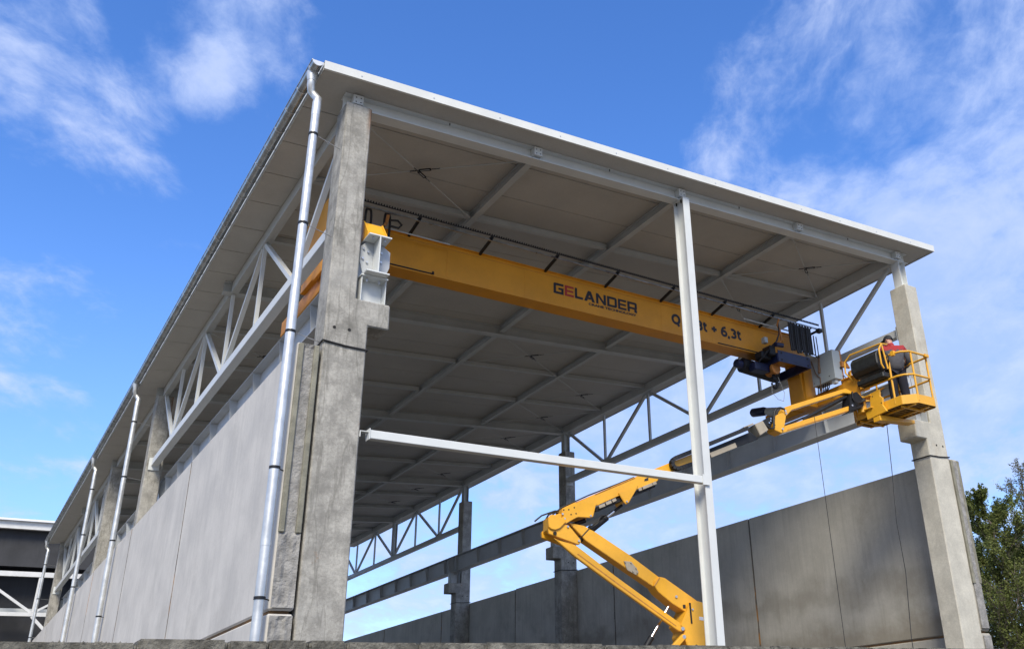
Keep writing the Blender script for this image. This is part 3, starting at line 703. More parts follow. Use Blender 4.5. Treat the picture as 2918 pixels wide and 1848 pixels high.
# hanging cable loops
def loop(xa, xb, ztop, zbot, y, r=.021):
    pts = []; n = 22
    for k in range(n+1):
        s_ = k/n; f = 1-abs(2*s_-1)**7; bulge = 1+.35*math.sin(PI*f*.5)
        pts.append(((xa+xb)/2+(xb-xa)*(s_-.5)*bulge, y+.02*(s_-.5), ztop+(zbot-ztop)*f))
    return MB().tube(pts, r, 8)
for k in range(8):
    x = 11.46+.095*k
    loop(x-.034, x+.034, 10.30, 9.60+.03*math.sin(k*2.1), 2.28+.012*(k % 2)).build('festoon_cable', 'black_rubber', cr, smooth=True)
    MB().tube([(x+.034, 2.28, 10.29), (x+.048, 2.28, 10.325), (x+.061, 2.28, 10.29)], .017, 8).build('festoon_cable', 'black_rubber', cr, smooth=True)
for xa, zb_ in ((12.18, 9.62), (12.27, 9.57)): loop(xa-.05, xa+.06, 10.12, zb_, 2.28, .013).build('festoon_cable', 'black_rubber', cr, smooth=True)
for x in (1.27, 1.62): loop(x-.05, x+.05, 9.9, 10.40, 2.45, .022).build('festoon_cable', 'black_rubber', cr, smooth=True)
MB().tube([(1.66, 2.4, 10.26), (1.80, 2.4, 10.29), (1.88, 2.4, 10.22), (1.82, 2.4, 10.14), (1.68, 2.4, 10.14)], .020, 8).build('festoon_cable', 'black_rubber', cr, smooth=True)
MB().tube([(1.60, 2.35, 10.33), (1.60, 2.42, 10.20), (1.50, 2.5, 10.02)], .03, 8).build('cable_arm', 'hook_orange', cr)
# hoist trolley
ho = MB().box(10.98, 12.02, 2.28, 2.30, 9.235, 9.515).build('trolley_plate', 'navy_paint', cr, bevel=.004, label='dark blue side plate of the hoist trolley')
for a, b in ((11.08, 9.46), (11.08, 9.29), (11.92, 9.46), (11.92, 9.29)): disc((a, 2.279, b), (0, -1, 0), .024, .006).build('bolt', 'dark_hole', ho)
MB().box(10.98, 12.0, 3.30, 3.32, 9.235, 9.515).build('trolley_plate', 'navy_paint', cr)
for x in (10.96, 11.96): MB().box(x, x+.06, 2.301, 3.299, 9.24, 9.45).build('trolley_crossbar', 'navy_paint', cr)
for x in (11.2, 11.8):
    for y in (gy0-.06, gy1+.0): MB().tube([(x, y, 9.62), (x, y+.06, 9.62)], .07, 14).build('trolley_wheel', 'black_paint', cr, smooth=True)
MB().tube([(10.42, 2.98, 9.28), (10.46, 2.98, 9.28), (11.50, 2.98, 9.20), (11.53, 2.98, 9.20)], [.13, .175, .175, .12], 20).build('rope_drum', 'black_paint', cr, smooth=True)
MB().tube([(10.28, 2.98, 9.30), (10.44, 2.98, 9.28)], [.10, .11], 16).build('hoist_motor', 'navy_paint', cr, smooth=True)
MB().box(10.55, 11.0, 2.62, 2.86, 9.08, 9.28).build('hoist_housing', 'navy_paint', cr, bevel=.02)
MB().box(10.62, 10.92, 2.45, 2.70, 9.32, 9.50).box(10.78, 10.96, 2.32, 2.6, 9.38, 9.62).build('trolley_motor_box', 'black_paint', cr, bevel=.02)
MB().tube([(10.90, 2.25, 9.62), (11.12, 2.25, 9.64)], .055, 14).build('trolley_motor', 'navy_paint', cr, smooth=True)
MB().box(10.72, 10.82, 2.40, 2.52, 9.70, 9.84).build('junction_box', 'cabinet_grey', cr, bevel=.006)
for k in range(3):
    MB().tube([(10.55+.05*k, 2.5, 9.22+.05*k), (10.75, 2.4, 9.45+.02*k), (10.85+.04*k, 2.3, 9.62), (11.0, 2.28, 9.75+.02*k), (11.1, 2.3, 9.95), (11.12, 2.3, 10.20+.03*k)], .014, 7).build('cable', 'black_rubber', cr, smooth=True)
MB().tube([(11.15, 2.30, 10.33), (11.10, 2.32, 10.18), (11.16, 2.32, 10.05), (11.18, 2.32, 9.80), (11.05, 2.34, 9.70)], .026, 8).build('cable_arm', 'hook_orange', cr)
HX, HZ = 11.10, 9.17
hb = MB().tube([(HX, 2.52, HZ), (HX, 2.58, HZ)], .14, 22).tube([(HX+.02, 2.76, HZ), (HX+.02, 2.82, HZ)], .13, 22).box(HX-.07, HX+.09, 2.58, 2.76, HZ-.11, HZ+.08).build('hook_block', 'hook_orange', cr, smooth=True)
MB().tube([(HX+.04, 2.67, HZ-.10), (HX+.04, 2.67, HZ-.20)], .04, 10).build('swivel', 'black_paint', hb)
hp = [(HX+.04 + .085*math.sin(a), 2.67, HZ-.33+.11*math.cos(a)) for a in [R(q) for q in range(0, 271, 18)]]
MB().tube([(HX+.04, 2.67, HZ-.19)]+hp, [.040]+[.050-.0018*i for i in range(len(hp))], 10).build('hook', 'black_paint', hb, smooth=True)
MB().tube([(HX-.05, 2.66, 8.84), (HX-.08, 2.66, 8.60), (HX+.03, 2.6, 8.43), (HX+.20, 2.6, 8.41), (HX+.26, 2.6, 8.62), (HX+.13, 2.62, 9.0)], .006, 5).build('loose_wire', 'grey_steel', cr)
# control cabinet
cb = MB().box(12.40, 12.66, 1.92, 2.65, 8.95, 9.68).build('control_cabinet', 'cabinet_grey', cr, bevel=.008)
disc((12.4, 2.60, 9.03), (-1, 0, 0), .012, .006).build('lock', 'dark_hole', cb); disc((12.4, 2.10, 9.06), (-1, 0, 0), .014, .006).build('lock', 'dark_hole', cb)
disc((12.62, 1.92, 9.24), (0, -1, 0), .03, .03).build('gland', 'dark_hole', cb)
for k in range(7): MB().tube([(12.47, 2.56-.06*k, 8.96), (12.47, 2.56-.06*k, 8.90), (12.5, 2.60-.06*k, 8.84), (12.6, 2.7-.05*k, 8.82)], .014, 7).build('cable', 'black_rubber', cb)
MB().box(12.44, 12.54, 1.97, 2.08, 8.86, 8.95).build('cable_gland_box', 'grey_steel', cb)
MB().tube([(12.39, 2.33, 9.62), (12.375, 2.35, 9.45), (12.385, 2.38, 9.22)], [.02, .026, .035], 8).build('sling', 'sling_brown', cb)
MB().tube([(12.39, 2.60, 9.60), (12.38, 2.50, 9.25), (12.38, 2.42, 9.14), (12.385, 2.38, 9.12), (12.385, 2.40, 8.75)], .012, 6).build('sling_cord', 'sling_brown', cb)
MB().box(12.70, 12.76, 1.97, 2.03, 8.70, 9.72).build('lamp_bracket', 'hook_orange', cr)
MB().box(12.62, 12.78, 1.86, 1.92, 9.26, 9.40).prism([(12.80, 9.27), (12.80, 9.40), (12.90, 9.27)], (1.86, 1.92), lambda a, b, c: (a, c, b)).build('warning_sign', 'hook_orange', cr)
MB().tube([(12.72+.06*math.cos(a), 1.94, 8.98+.09*math.sin(a)) for a in [2*PI*k/14 for k in range(15)]], .010, 6).build('cable', 'black_rubber', cr)

# ------------------------------------------------------------------ boom lift
LB = Vector((0, 2.38, 0)); LU = Vector((1, -.2, 0)).normalized(); LN = Vector((.2, 1, 0)).normalized()
def LP(s, z, t=0.): q = LB + LU*s + LN*t; return Vector((q.x, q.y, z))
lift = thing('boom_lift', 'yellow articulated boom lift reaching through the open front up to the right column', 'boom lift', tuple(LP(7.4, 0, .2)))
def lpoly(name, pts, t0, t1, m='lift_yellow', parent=None, bevel=.008, smooth=False):
    return MB().prism(pts, (t0, t1), lambda a, b, c: tuple(LP(a, b, c))).build(name, m, parent or lift, bevel=bevel, seg=2)
def ltube(name, pts, t, r, m, parent=None, n=14): return MB().tube([LP(s, z, t) for s, z in pts], r, n).build(name, m, parent or lift, smooth=True)
def pin(s, z, t, r=.028, m='bolt_steel', parent=None):
    return MB().tube([LP(s, z, t-.022), LP(s, z, t+.01)], r, 12).build('pivot_pin', m, parent or lift, smooth=True)
T = .42
rs = lpoly('riser_boom', [(4.87, 4.88), (5.14, 4.84), (5.35, 4.74), (5.94, 4.39), (6.49, 4.02), (6.60, 3.86), (6.37, 3.86), (5.64, 4.3), (5.17, 4.59)], .10, .34)
hs = lpoly('riser_housing', [(6.49, 4.02), (6.59, 4.0), (7.16, 3.64), (7.24, 3.58), (7.21, 3.47), (6.93, 3.45), (6.7, 3.58), (6.46, 3.76), (6.38, 3.87), (6.39, 3.94)], .07, .37)
pin(6.78, 3.69, .07, .022, parent=hs)
cv = lpoly('inspection_cover', [(5.84, 4.27), (5.98, 4.26), (6.06, 4.17), (6.11, 4.09), (6.06, 4.04), (5.9, 4.12)], .082, .10, 'tan_plastic', rs, .004)
for s_, z in ((5.86, 4.25), (5.97, 4.24), (6.06, 4.15), (6.08, 4.08), (6.0, 4.10)): pin(s_, z, .085, .012, 'tan_plastic', parent=rs)
lk = lpoly('riser_link', [(4.56, 4.6), (4.65, 4.56), (4.95, 4.49), (5.65, 4.0), (6.84, 3.22), (6.88, 3.17), (6.82, 3.11), (6.75, 3.13), (5.59, 3.87), (4.94, 4.3)], .0, .07)
lpoly('link_groove', [(4.98, 4.355), (5.64, 3.915), (6.72, 3.21), (6.715, 3.195), (5.63, 3.90), (4.975, 4.34)], -.003, 0.01, 'hook_orange', lk, 0)
pin(6.83, 3.16, .0, .032); pin(6.84, 3.03, -.01, .032)
tu = lpoly('turret', [(6.99, 3.59), (7.16, 3.61), (7.26, 3.58), (7.30, 3.3), (7.95, 1.9), (8.3, 1.5), (8.3, 1.05), (6.1, 1.05), (6.1, 1.5), (6.7, 2.0), (6.98, 2.79), (6.89, 2.9), (6.84, 3.04), (6.87, 3.13), (6.79, 3.22), (6.93, 3.45)], -.02, .46)
lpoly('slot', [(6.975, 3.58), (7.005, 3.58), (7.015, 3.24), (6.985, 3.24)], -.028, -.018, 'dark_hole', tu, 0)
pin(7.03, 3.47, -.02, .016, parent=tu); disc(LP(7.06, 2.87, -.021), -LN, .035, .004, 16).build('hole', 'dark_hole', tu)
lpoly('sticker', [(7.15, 3.30), (7.15, 3.355), (7.23, 3.345), (7.23, 3.29)], -.026, -.019, 'sticker_white', tu, 0)
MB().obox(LP(6.86, 3.05, .02), LP(6.1, 2.38, .02), .10, .09).build('lower_strut', 'lift_yellow', lift, bevel=.01)
ltube('riser_cylinder_rod', [(6.70, 3.56), (6.32, 3.02)], .2, .024, 'chrome'); ltube('riser_cylinder', [(6.34, 3.05), (5.9, 2.42)], .2, .05, 'black_paint')
# knuckle
kp = lpoly('knuckle_link', [(4.47, 4.76), (4.52, 4.80), (4.66, 4.82), (4.75, 4.82), (4.82, 4.82), (4.88, 4.76), (5.04, 4.58), (5.04, 4.53), (5.01, 4.5), (4.96, 4.51), (4.48, 4.66)], .0, .06)
lpoly('knuckle_link', [(4.47, 4.76), (4.52, 4.80), (4.66, 4.82), (4.75, 4.82), (4.82, 4.82), (4.88, 4.76), (5.04, 4.58), (5.04, 4.53), (5.01, 4.5), (4.96, 4.51), (4.48, 4.66)], .34, .42)
lpoly('knuckle_plate', [(4.46, 4.92), (4.5, 4.97), (4.59, 4.97), (4.63, 4.94), (4.73, 4.93), (4.78, 4.87), (4.72, 4.81), (4.66, 4.75), (4.58, 4.72), (4.52, 4.73), (4.47, 4.76), (4.46, 4.84)], -.04, .0)
lpoly('knuckle_core', [(4.49, 4.95), (4.70, 5.02), (4.78, 5.0), (4.80, 4.80), (4.6, 4.70), (4.49, 4.74)], .06, .34)
pin(4.58, 4.67, .0, .03, 'dark_hole', parent=kp); pin(5.0, 4.56, .0, .018, parent=kp); pin(4.81, 4.79, .0, .018, parent=kp)
# main boom
bb = lpoly('base_boom', [(4.73, 5.1), (4.93, 5.2), (6.12, 5.73), (6.3, 5.8), (6.57, 5.71), (6.52, 5.66), (6.11, 5.49), (5.78, 5.37), (5.33, 5.16), (5.20, 5.05), (4.95, 5.0), (4.77, 4.93), (4.72, 4.95)], .04, .36)
for t0 in (.015, .36):
    lpoly('boom_side_plate', [(4.735, 5.095), (4.93, 5.18), (5.33, 5.37), (5.36, 5.20), (5.33, 5.16), (5.28, 4.98), (5.24, 4.96), (5.0, 4.96), (4.87, 4.89), (4.77, 4.83), (4.72, 4.95)], t0, t0+.025, parent=bb)
    lpoly('cylinder_ear', [(5.76, 5.42), (6.15, 5.58), (6.11, 5.49), (5.95, 5.25), (5.9, 5.22), (5.86, 5.26)], t0, t0+.025, parent=bb)
for s_, z in ((4.74, 4.89), (5.23, 4.99), (5.91, 5.27), (4.725, 5.0), (4.76, 4.92)): pin(s_, z, .015, .017, parent=bb)
for s_, z in ((4.75, 5.07), (4.84, 5.08), (4.94, 5.12), (4.97, 5.02), (4.88, 5.0)): disc(LP(s_, z, .014), -LN, .013, .002).build('hole', 'dark_hole', bb)
for a, b in (((5.39, 5.155), (5.50, 5.20)), ((5.52, 5.215), (5.62, 5.26)), ((5.64, 5.27), (5.71, 5.305)), ((6.15, 5.495), (6.21, 5.52)), ((6.23, 5.53), (6.42, 5.61)), ((6.43, 5.615), (6.50, 5.645))):
    MB().obox(LP(a[0], a[1]-.005, .02), LP(b[0], b[1]-.005, .02), .03, .05).build('wear_pad', 'tan_plastic', bb)
MB().obox(LP(5.35, 5.12, .2), LP(6.5, 5.61, .2), .26, .06).build('boom_underside', 'black_paint', bb)
ib = lpoly('middle_boom', [(6.24, 5.79), (6.73, 6.0), (7.25, 6.22), (7.66, 6.39), (7.66, 6.2), (7.25, 6.04), (6.83, 5.86), (6.43, 5.69)], .08, .32)
fb = lpoly('fly_boom', [(7.45, 6.27), (7.63, 6.35), (8.62, 6.78), (8.78, 6.65), (7.66, 6.19), (7.49, 6.12)], .10, .30, 'black_paint')
MB().obox(LP(7.68, 6.24, .085), LP(8.25, 6.48, .085), .03, .09).build('cable_cover', 'tan_plastic', fb)
lpoly('boom_head', [(8.69, 6.92), (8.88, 7.01), (8.99, 6.83), (8.79, 6.70)], .04, .36, 'tan_plastic')
MB().obox(LP(8.48, 6.85, .2), LP(8.70, 6.95, .2), .2, .03).build('tube_clamp', 'tan_plastic', lift)
lpoly('hinge_block', [(8.88, 6.99), (8.98, 7.07), (9.16, 7.16), (9.17, 7.09), (9.09, 6.92), (8.98, 6.91)], .10, .30, 'black_paint')
for s_, z in ((9.10, 7.08), (9.09, 7.03), (9.05, 6.99)): pin(s_, z, .10, .016, 'chrome')
for a, b, t_ in (((4.98, 5.225), (6.10, 5.72), .036), ((6.49, 4.02), (6.38, 3.87), .06)):
    MB().tube([LP(a[0], a[1]-.012, t_), LP(b[0], b[1]-.012, t_)], .007, 6).build('weld_seam', 'hook_orange', lift)
lpoly('warning_decal', [(6.90, 3.50), (6.90, 3.56), (6.95, 3.56), (6.95, 3.50)], .062, .069, 'logo_black', hs, 0)
lpoly('warning_decal', [(6.28, 5.66), (6.29, 5.70), (6.36, 5.73), (6.36, 5.68)], .033, .039, 'logo_black', bb, 0)
ltube('hose', [(4.62, 5.02), (4.80, 5.17), (5.3, 5.41), (5.9, 5.66), (6.2, 5.79)], .30, .012, 'black_rubber')
# energy chain: straight run and loop, built of links
def chain(path, step=.055, w=.07):
    pts = [Vector(LP(s, z, .015)) for s, z in path]; g = MB(); i = 0
    for a, b in zip(pts[:-1], pts[1:]):
        L_ = (b-a).length; n = max(1, int(L_/step))
        for q in range(n):
            g.obox(a.lerp(b, (q+.04)/n), a.lerp(b, (q+.96)/n), .10, w, (0, 0, 1) if abs((b-a).normalized().z) < .8 else tuple(LU))
    return g
chain([(6.90, 6.11), (7.25, 6.26), (7.63, 6.43), (8.50, 6.81)]).build('energy_chain', 'black_rubber', lift)
a = [(6.90, 6.11), (6.85, 6.07), (6.83, 6.01), (6.85, 5.95), (6.90, 5.92), (6.97, 5.925), (7.26, 6.03), (7.60, 6.17)]
chain(a).build('energy_chain', 'black_rubber', lift)
# main cylinder
MB().tube([LP(5.04, 4.59, .2), LP(5.60, 5.02, .2)], .058, 16).build('lift_cylinder', 'black_paint', lift, smooth=True)
MB().tube([LP(5.60, 5.02, .2), LP(5.74, 5.13, .2)], .028, 12).build('lift_cylinder_rod', 'chrome', lift, smooth=True)
MB().tube([LP(5.74, 5.13, .2), LP(5.90, 5.25, .2)], .024, 10).build('rod_eye', 'black_paint', lift, smooth=True)
lpoly('valve_block', [(5.22, 4.83), (5.26, 4.86), (5.31, 4.82), (5.27, 4.78)], .08, .16, 'black_paint')
ltube('hose', [(5.10, 4.66), (5.2, 4.76), (5.3, 4.86), (5.40, 4.93), (5.46, 5.02), (5.52, 5.03), (5.56, 5.0)], .10, .010, 'black_rubber')
ltube('slave_cylinder', [(4.90, 4.81), (5.02, 4.88), (5.20, 4.95)], .2, .04, 'black_paint')
ltube('slave_cylinder_rod', [(4.87, 4.795), (4.92, 4.82)], .17, .016, 'chrome')
ltube('hose', [(4.30, 4.90), (4.42, 5.0), (4.55, 5.05), (4.66, 5.09), (4.75, 5.09)], .2, .014, 'black_rubber')
ltube('hose', [(4.50, 4.93), (4.56, 5.03), (4.66, 5.08), (4.75, 5.06)], .25, .014, 'black_rubber')
# jib
jh = lpoly('jib_knuckle', [(9.12, 6.93), (9.21, 7.15), (9.4, 7.24), (9.46, 7.17), (9.39, 6.94), (9.31, 6.8), (9.16, 6.85)], .08, .34)
lpoly('jib_upper_arm', [(9.42, 7.31), (9.49, 7.37), (10.92, 7.88), (11.04, 7.92), (11.18, 7.87), (11.16, 7.81), (10.97, 7.81), (9.64, 7.32), (9.49, 7.18), (9.41, 7.17), (9.38, 7.21)], .12, .28)
lpoly('jib_lower_arm', [(9.32, 6.91), (9.38, 6.95), (11.13, 7.56), (11.14, 7.47), (10.95, 7.38), (9.32, 6.8), (9.26, 6.82)], .10, .26)
for s_, z in ((9.44, 7.26), (9.45, 7.21), (9.33, 6.88), (11.09, 7.53)): pin(s_, z, .07, .02, parent=lift)
ltube('jib_cylinder_rod', [(9.66, 7.03), (9.93, 7.17)], .2, .022, 'chrome'); ltube('jib_cylinder', [(9.92, 7.165), (11.07, 7.76)], .2, .042, 'black_paint')
ltube('jib_tube', [(9.60, 6.95), (11.0, 7.46)], .33, .022, 'lift_yellow')
lpoly('jib_arm_groove', [(9.45, 6.885), (11.05, 7.445), (11.05, 7.432), (9.45, 6.872)], .094, .104, 'hook_orange', None, 0)
ltube('hose', [(9.12, 6.88), (9.14, 7.05), (9.17, 7.2), (9.23, 7.29), (9.32, 7.31), (9.42, 7.29)], .05, .022, 'black_rubber')
ltube('hose', [(8.95, 6.93), (9.02, 6.87), (9.1, 6.87), (9.15, 6.95)], .05, .016, 'black_rubber')
th = lpoly('jib_head', [(11.08, 7.78), (11.26, 7.85), (11.40, 7.72), (11.38, 7.55), (11.32, 7.5), (11.0, 7.39)], .06, .34, 'black_paint')
for k in range(4): ltube('hose', [(11.12, 7.82), (11.10+.02*k, 7.68-.03*k), (11.20, 7.58-.02*k), (11.33, 7.62), (11.42, 7.66+.02*k)], .03+.01*k, .012, 'black_rubber', th)
ro = MB().tube([LP(11.44, 7.44, .2), LP(11.44, 7.78, .2)], .10, 20).build('rotator', 'lift_yellow', lift, smooth=True)
for z in (7.72, 7.46): MB().box(11.20, 11.50, .03, .25, z, z+.03).build('rotator_plate', 'lift_yellow', lift, bevel=.01)
# platform (0.85 x 1.62 m)
FX0, FX1, FY0, FY1, FZ = 11.32, 12.14, -.87, .78, 7.34
def oct_(e=0, c=.22): return [(FX0-e, FY0+c), (FX0+c-.0, FY0-e), (FX1-c*.3, FY0-e), (FX1+e, FY0+c*.3), (FX1+e, FY1-c), (FX1-c, FY1+e), (FX0+c, FY1+e), (FX0-e, FY1-c)]
op = oct_()
fl = MB()
for y in [FY0+.09+.1*k for k in range(16)]:
    a_, b_ = (FX0+.02, FX1-.02)
    if y < FY0+.22: a_ = FX0+.02+(FY0+.22-y)
    if y > FY1-.22: a_ = FX0+.02+(y-FY1+.22); b_ = FX1-.02-(y-FY1+.22)
    fl.box(a_, b_, y-.012, y+.012, FZ+.01, FZ+.045)
fl.build('floor_grating', 'lift_grating', lift)
MB().prism([(x_, y_) for x_, y_ in oct_(-.012)], (FZ+.046, FZ+.055), lambda a, b, c: (a, b, c)).build('floor_plate', 'lift_grating', lift)
for q in range(8):
    p, r_ = op[q], op[(q+1) % 8]
    MB().obox((p[0], p[1], FZ+.10), (r_[0], r_[1], FZ+.10), .012, .19).build('toe_board', 'lift_yellow', lift, bevel=.003)
for zz, nm_ in ((8.45, 'top_rail'), (7.95, 'mid_rail')):
    MB().tube([(x_, y_, zz) for x_, y_ in ((FX0, .45), (FX0, FY0+.24), (FX0+.06, FY0+.1), (FX0+.2, FY0+.0), (FX1-.1, FY0), (FX1, FY0+.1), (FX1, FY1-.2), (FX1-.2, FY1), (FX0+.2, FY1), (FX0, FY1-.2), (FX0, .45))], .022, 10).build(nm_, 'lift_yellow', lift, smooth=True)
for x_, y_ in ((FX0+.01, -.48), (FX0+.25, FY0+.005), (FX1-.02, FY0+.06), (FX1, .0), (FX1-.02, FY1-.22), (FX0+.2, FY1-.01), (FX0, .55)):
    MB().tube([(x_, y_, FZ+.06), (x_, y_, 8.45)], .022, 10).build('rail_post', 'lift_yellow', lift, smooth=True)
MB().box(FX0-.03, FX0+.03, -.66, -.58, 8.40, 8.50).box(FX1-.14, FX1-.02, FY0-.03, FY0+.03, 8.42, 8.48).build('rail_latch', 'lift_yellow', lift)
# control console, guard hoop and bracket arm under the floor
cons = MB().prism([(-.20, -.10), (-.20, .10), (-.10, .20), (.10, .20), (.20, .10), (.20, -.10), (.10, -.20), (-.10, -.20)], (-.42, .30), lambda a, b, c: (11.22+a*.9, c, 8.37+b*1.08)).build('control_console', 'console_black', lift, bevel=.02)
MB().box(11.12, 11.36, -.46, .26, 7.97, 8.09).build('console_tray', 'console_black', lift, bevel=.02)
for yy in (-.50, ):
    MB().tube([(11.12, yy, 8.13), (11.06, yy, 8.22), (11.06, yy, 8.55), (11.16, yy, 8.68), (11.34, yy, 8.70)], .018, 8).build('guard_hoop', 'lift_yellow', lift, smooth=True)
MB().tube([(11.14, -.50, 8.68), (11.10, .30, 8.70), (11.08, .46, 8.58), (11.08, .48, 8.35), (11.12, .42, 8.24), (11.2, .40, 8.15)], .018, 8).build('guard_hoop', 'lift_yellow', lift, smooth=True)
MB().tube([(11.16, -.50, 8.68), (11.22, -.52, 8.13)], .018, 8).build('guard_hoop', 'lift_yellow', lift, smooth=True)
for k in range(5): MB().tube([(11.25, -.36+.05*k, 8.36), (11.2, -.50, 8.5+.02*k), (11.25, -.56, 8.42-.03*k), (11.3, -.46, 8.2)], .009, 6).build('cable', 'black_rubber', lift)
MB().box(11.20, 11.26, .30, .70, 7.62, 8.28).box(11.17, 11.29, .28, .72, 8.26, 8.29).build('tool_tray', 'crane_yellow', lift, bevel=.005)
MB().prism([(-.32, 7.80), (-.20, 7.78), (-.18, 7.66), (-.24, 7.60), (-.22, 7.45), (-.30, 7.30), (.22, 7.26), (.24, 7.40), (.10, 7.50), (.06, 7.78)], (11.24, 11.29), lambda a, b, c: (c, a, b)).build('mount_plate', 'lift_yellow', lift, bevel=.004)
for a_, b_ in ((-.24, 7.74), (-.25, 7.66), (.0, 7.70), (-.2, 7.5)): disc((11.24, a_, b_), (-1, 0, 0), .014, .003).build('hole', 'dark_hole', lift)
MB().prism([(11.25, 7.28), (12.35, 7.32), (12.35, 7.25), (11.7, 7.20), (11.25, 7.16)], (-.10, .08), lambda a, b, c: (a, c, b)).build('support_arm', 'lift_yellow', lift, bevel=.006)
for yy in (-.6, .5): MB().box(FX0+.05, FX1-.05, yy, yy+.04, FZ-.03, FZ+.01).build('floor_bearer', 'lift_yellow', lift)
for xx in (11.5, 11.9): MB().box(xx, xx+.04, FY0+.05, FY1-.05, FZ-.02, FZ+.008).build('floor_bearer', 'lift_yellow', lift)
# chassis behind the low wall
MB().prism([(-1.05, .55), (-1.05, .95), (-.8, 1.04), (.8, 1.04), (1.05, .95), (1.05, .55)], (-.75, .95), lambda a, b, c: tuple(LP(7.3+a*1.35, b, c+.1))).build('chassis', 'lift_yellow', lift, bevel=.03)
for a_ in (-.95, .95):
    for c_ in (-.72, .78):
        wh = MB().tube([LP(7.3+a_, .46, c_), LP(7.3+a_, .46, c_+.32)], .46, 28).build('wheel', 'tyre', lift, smooth=True, bevel=.04)
        MB().tube([LP(7.3+a_, .46, c_-.01), LP(7.3+a_, .46, c_+.0)], .24, 20).build('rim', 'grey_steel', wh)

# ------------------------------------------------------------------ worker on the platform
def skin_mesh(name, pts, edges, rad, m, parent, sub=2):
    me = bpy.data.meshes.new(name); off = ORG[parent.name]
    me.from_pydata([Vector(p)-off for p in pts], edges, []); ob = bpy.data.objects.new(name, me); C.objects.link(ob)
    ob.modifiers.new('s', 'SKIN'); 
    for v, r in zip(me.skin_vertices[0].data, rad): v.radius = r if isinstance(r, tuple) else (r, r)
    me.skin_vertices[0].data[0].use_root = True
    ss = ob.modifiers.new('ss', 'SUBSURF'); ss.levels = sub; ss.render_levels = sub
    dg = bpy.context.evaluated_depsgraph_get(); me2 = bpy.data.meshes.new_from_object(ob.evaluated_get(dg))
    ob.modifiers.clear(); ob.data = me2
    for p in me2.polygons: p.use_smooth = True
    me2.materials.clear(); me2.materials.append(MATS[m]); ob.parent = parent; ORG[ob.name] = off
    return ob
PC = Vector((11.86, -.22, FZ+.055)); ang = R(-48)      # facing: bearing between +Y and +X
Fw = Vector((math.sin(R(38)), math.cos(R(38)), 0)); Rt = Vector((math.cos(R(38)), -math.sin(R(38)), 0))
def Q(r, f, z): return PC + Rt*r + Fw*f + Vector((0, 0, z))
per = thing('person', 'worker in black cap and red and grey jacket standing in the lift platform', 'person', tuple(PC))
hdc = Q(-.03, .10, 1.60)
body_pts = [Q(0, .0, .95), Q(0, -.02, 1.15), Q(0, -.01, 1.34), Q(-.01, .03, 1.46), Q(-.02, .07, 1.53), Q(-.03, .10, 1.62), Q(-.04, .11, 1.67),
            Q(-.17, .0, 1.40), Q(-.25, .04, 1.14), Q(-.22, .25, 1.05), Q(-.20, .33, 1.06), Q(.17, .0, 1.40), Q(.27, .03, 1.14), Q(.25, .24, 1.04), Q(.23, .32, 1.05),
            Q(-.10, .0, .88), Q(-.11, .04, .50), Q(-.12, .0, .09), Q(.10, .0, .88), Q(.12, .03, .50), Q(.14, -.02, .09)]
body_ed = [(0, 1), (1, 2), (2, 3), (3, 4), (4, 5), (5, 6), (2, 7), (7, 8), (8, 9), (9, 10), (2, 11), (11, 12), (12, 13), (13, 14), (0, 15), (15, 16), (16, 17), (0, 18), (18, 19), (19, 20)]
skin_mesh('body', body_pts, body_ed, [.12, .115, .12, .06, .055, .095, .075, .055, .045, .032, .026, .055, .045, .032, .026, .085, .055, .04, .085, .055, .04], 'skin', per)
jk = [Q(0, .0, .84), Q(0, -.02, 1.10), Q(0, -.015, 1.30), Q(0, .0, 1.42), Q(-.20, .0, 1.40), Q(-.30, .04, 1.14), Q(-.235, .24, 1.05), Q(.20, .0, 1.40), Q(.32, .03, 1.14), Q(.26, .22, 1.04)]
je = [(0, 1), (1, 2), (2, 3), (2, 4), (4, 5), (5, 6), (2, 7), (7, 8), (8, 9)]
jo = skin_mesh('jacket', jk, je, [(.205, .17), (.20, .165), (.21, .165), (.10, .09), .095, .080, .060, .095, .080, .060], 'jacket_grey', per)
jo.data.materials.append(MATS['jacket_red'])
for p in jo.data.polygons:
    if p.center.z + ORG[jo.name].z > PC.z + 1.33 - .0 and True: p.material_index = 1
MB().tube([Q(-.01, .03, 1.44), Q(-.02, .045, 1.53)], [.085, .072], 14).build('collar', 'jacket_red', per, smooth=True)
tr = [Q(0, .0, .97), Q(-.09, .0, .88), Q(-.11, .04, .50), Q(-.12, .0, .10), Q(.09, .0, .88), Q(.12, .03, .50), Q(.14, -.02, .10)]
skin_mesh('trousers', tr, [(0, 1), (1, 2), (2, 3), (0, 4), (4, 5), (5, 6)], [(.17, .145), .125, .10, .085, .125, .10, .085], 'trouser_navy', per)
for a_, b_ in ((-.12, .0), (.14, -.02)):
    skin_mesh('boot', [Q(a_, b_-.04, .055), Q(a_, b_+.08, .05), Q(a_, b_+.18, .04)], [(0, 1), (1, 2)], [.055, .05, .035], 'cap_black', per, 1)
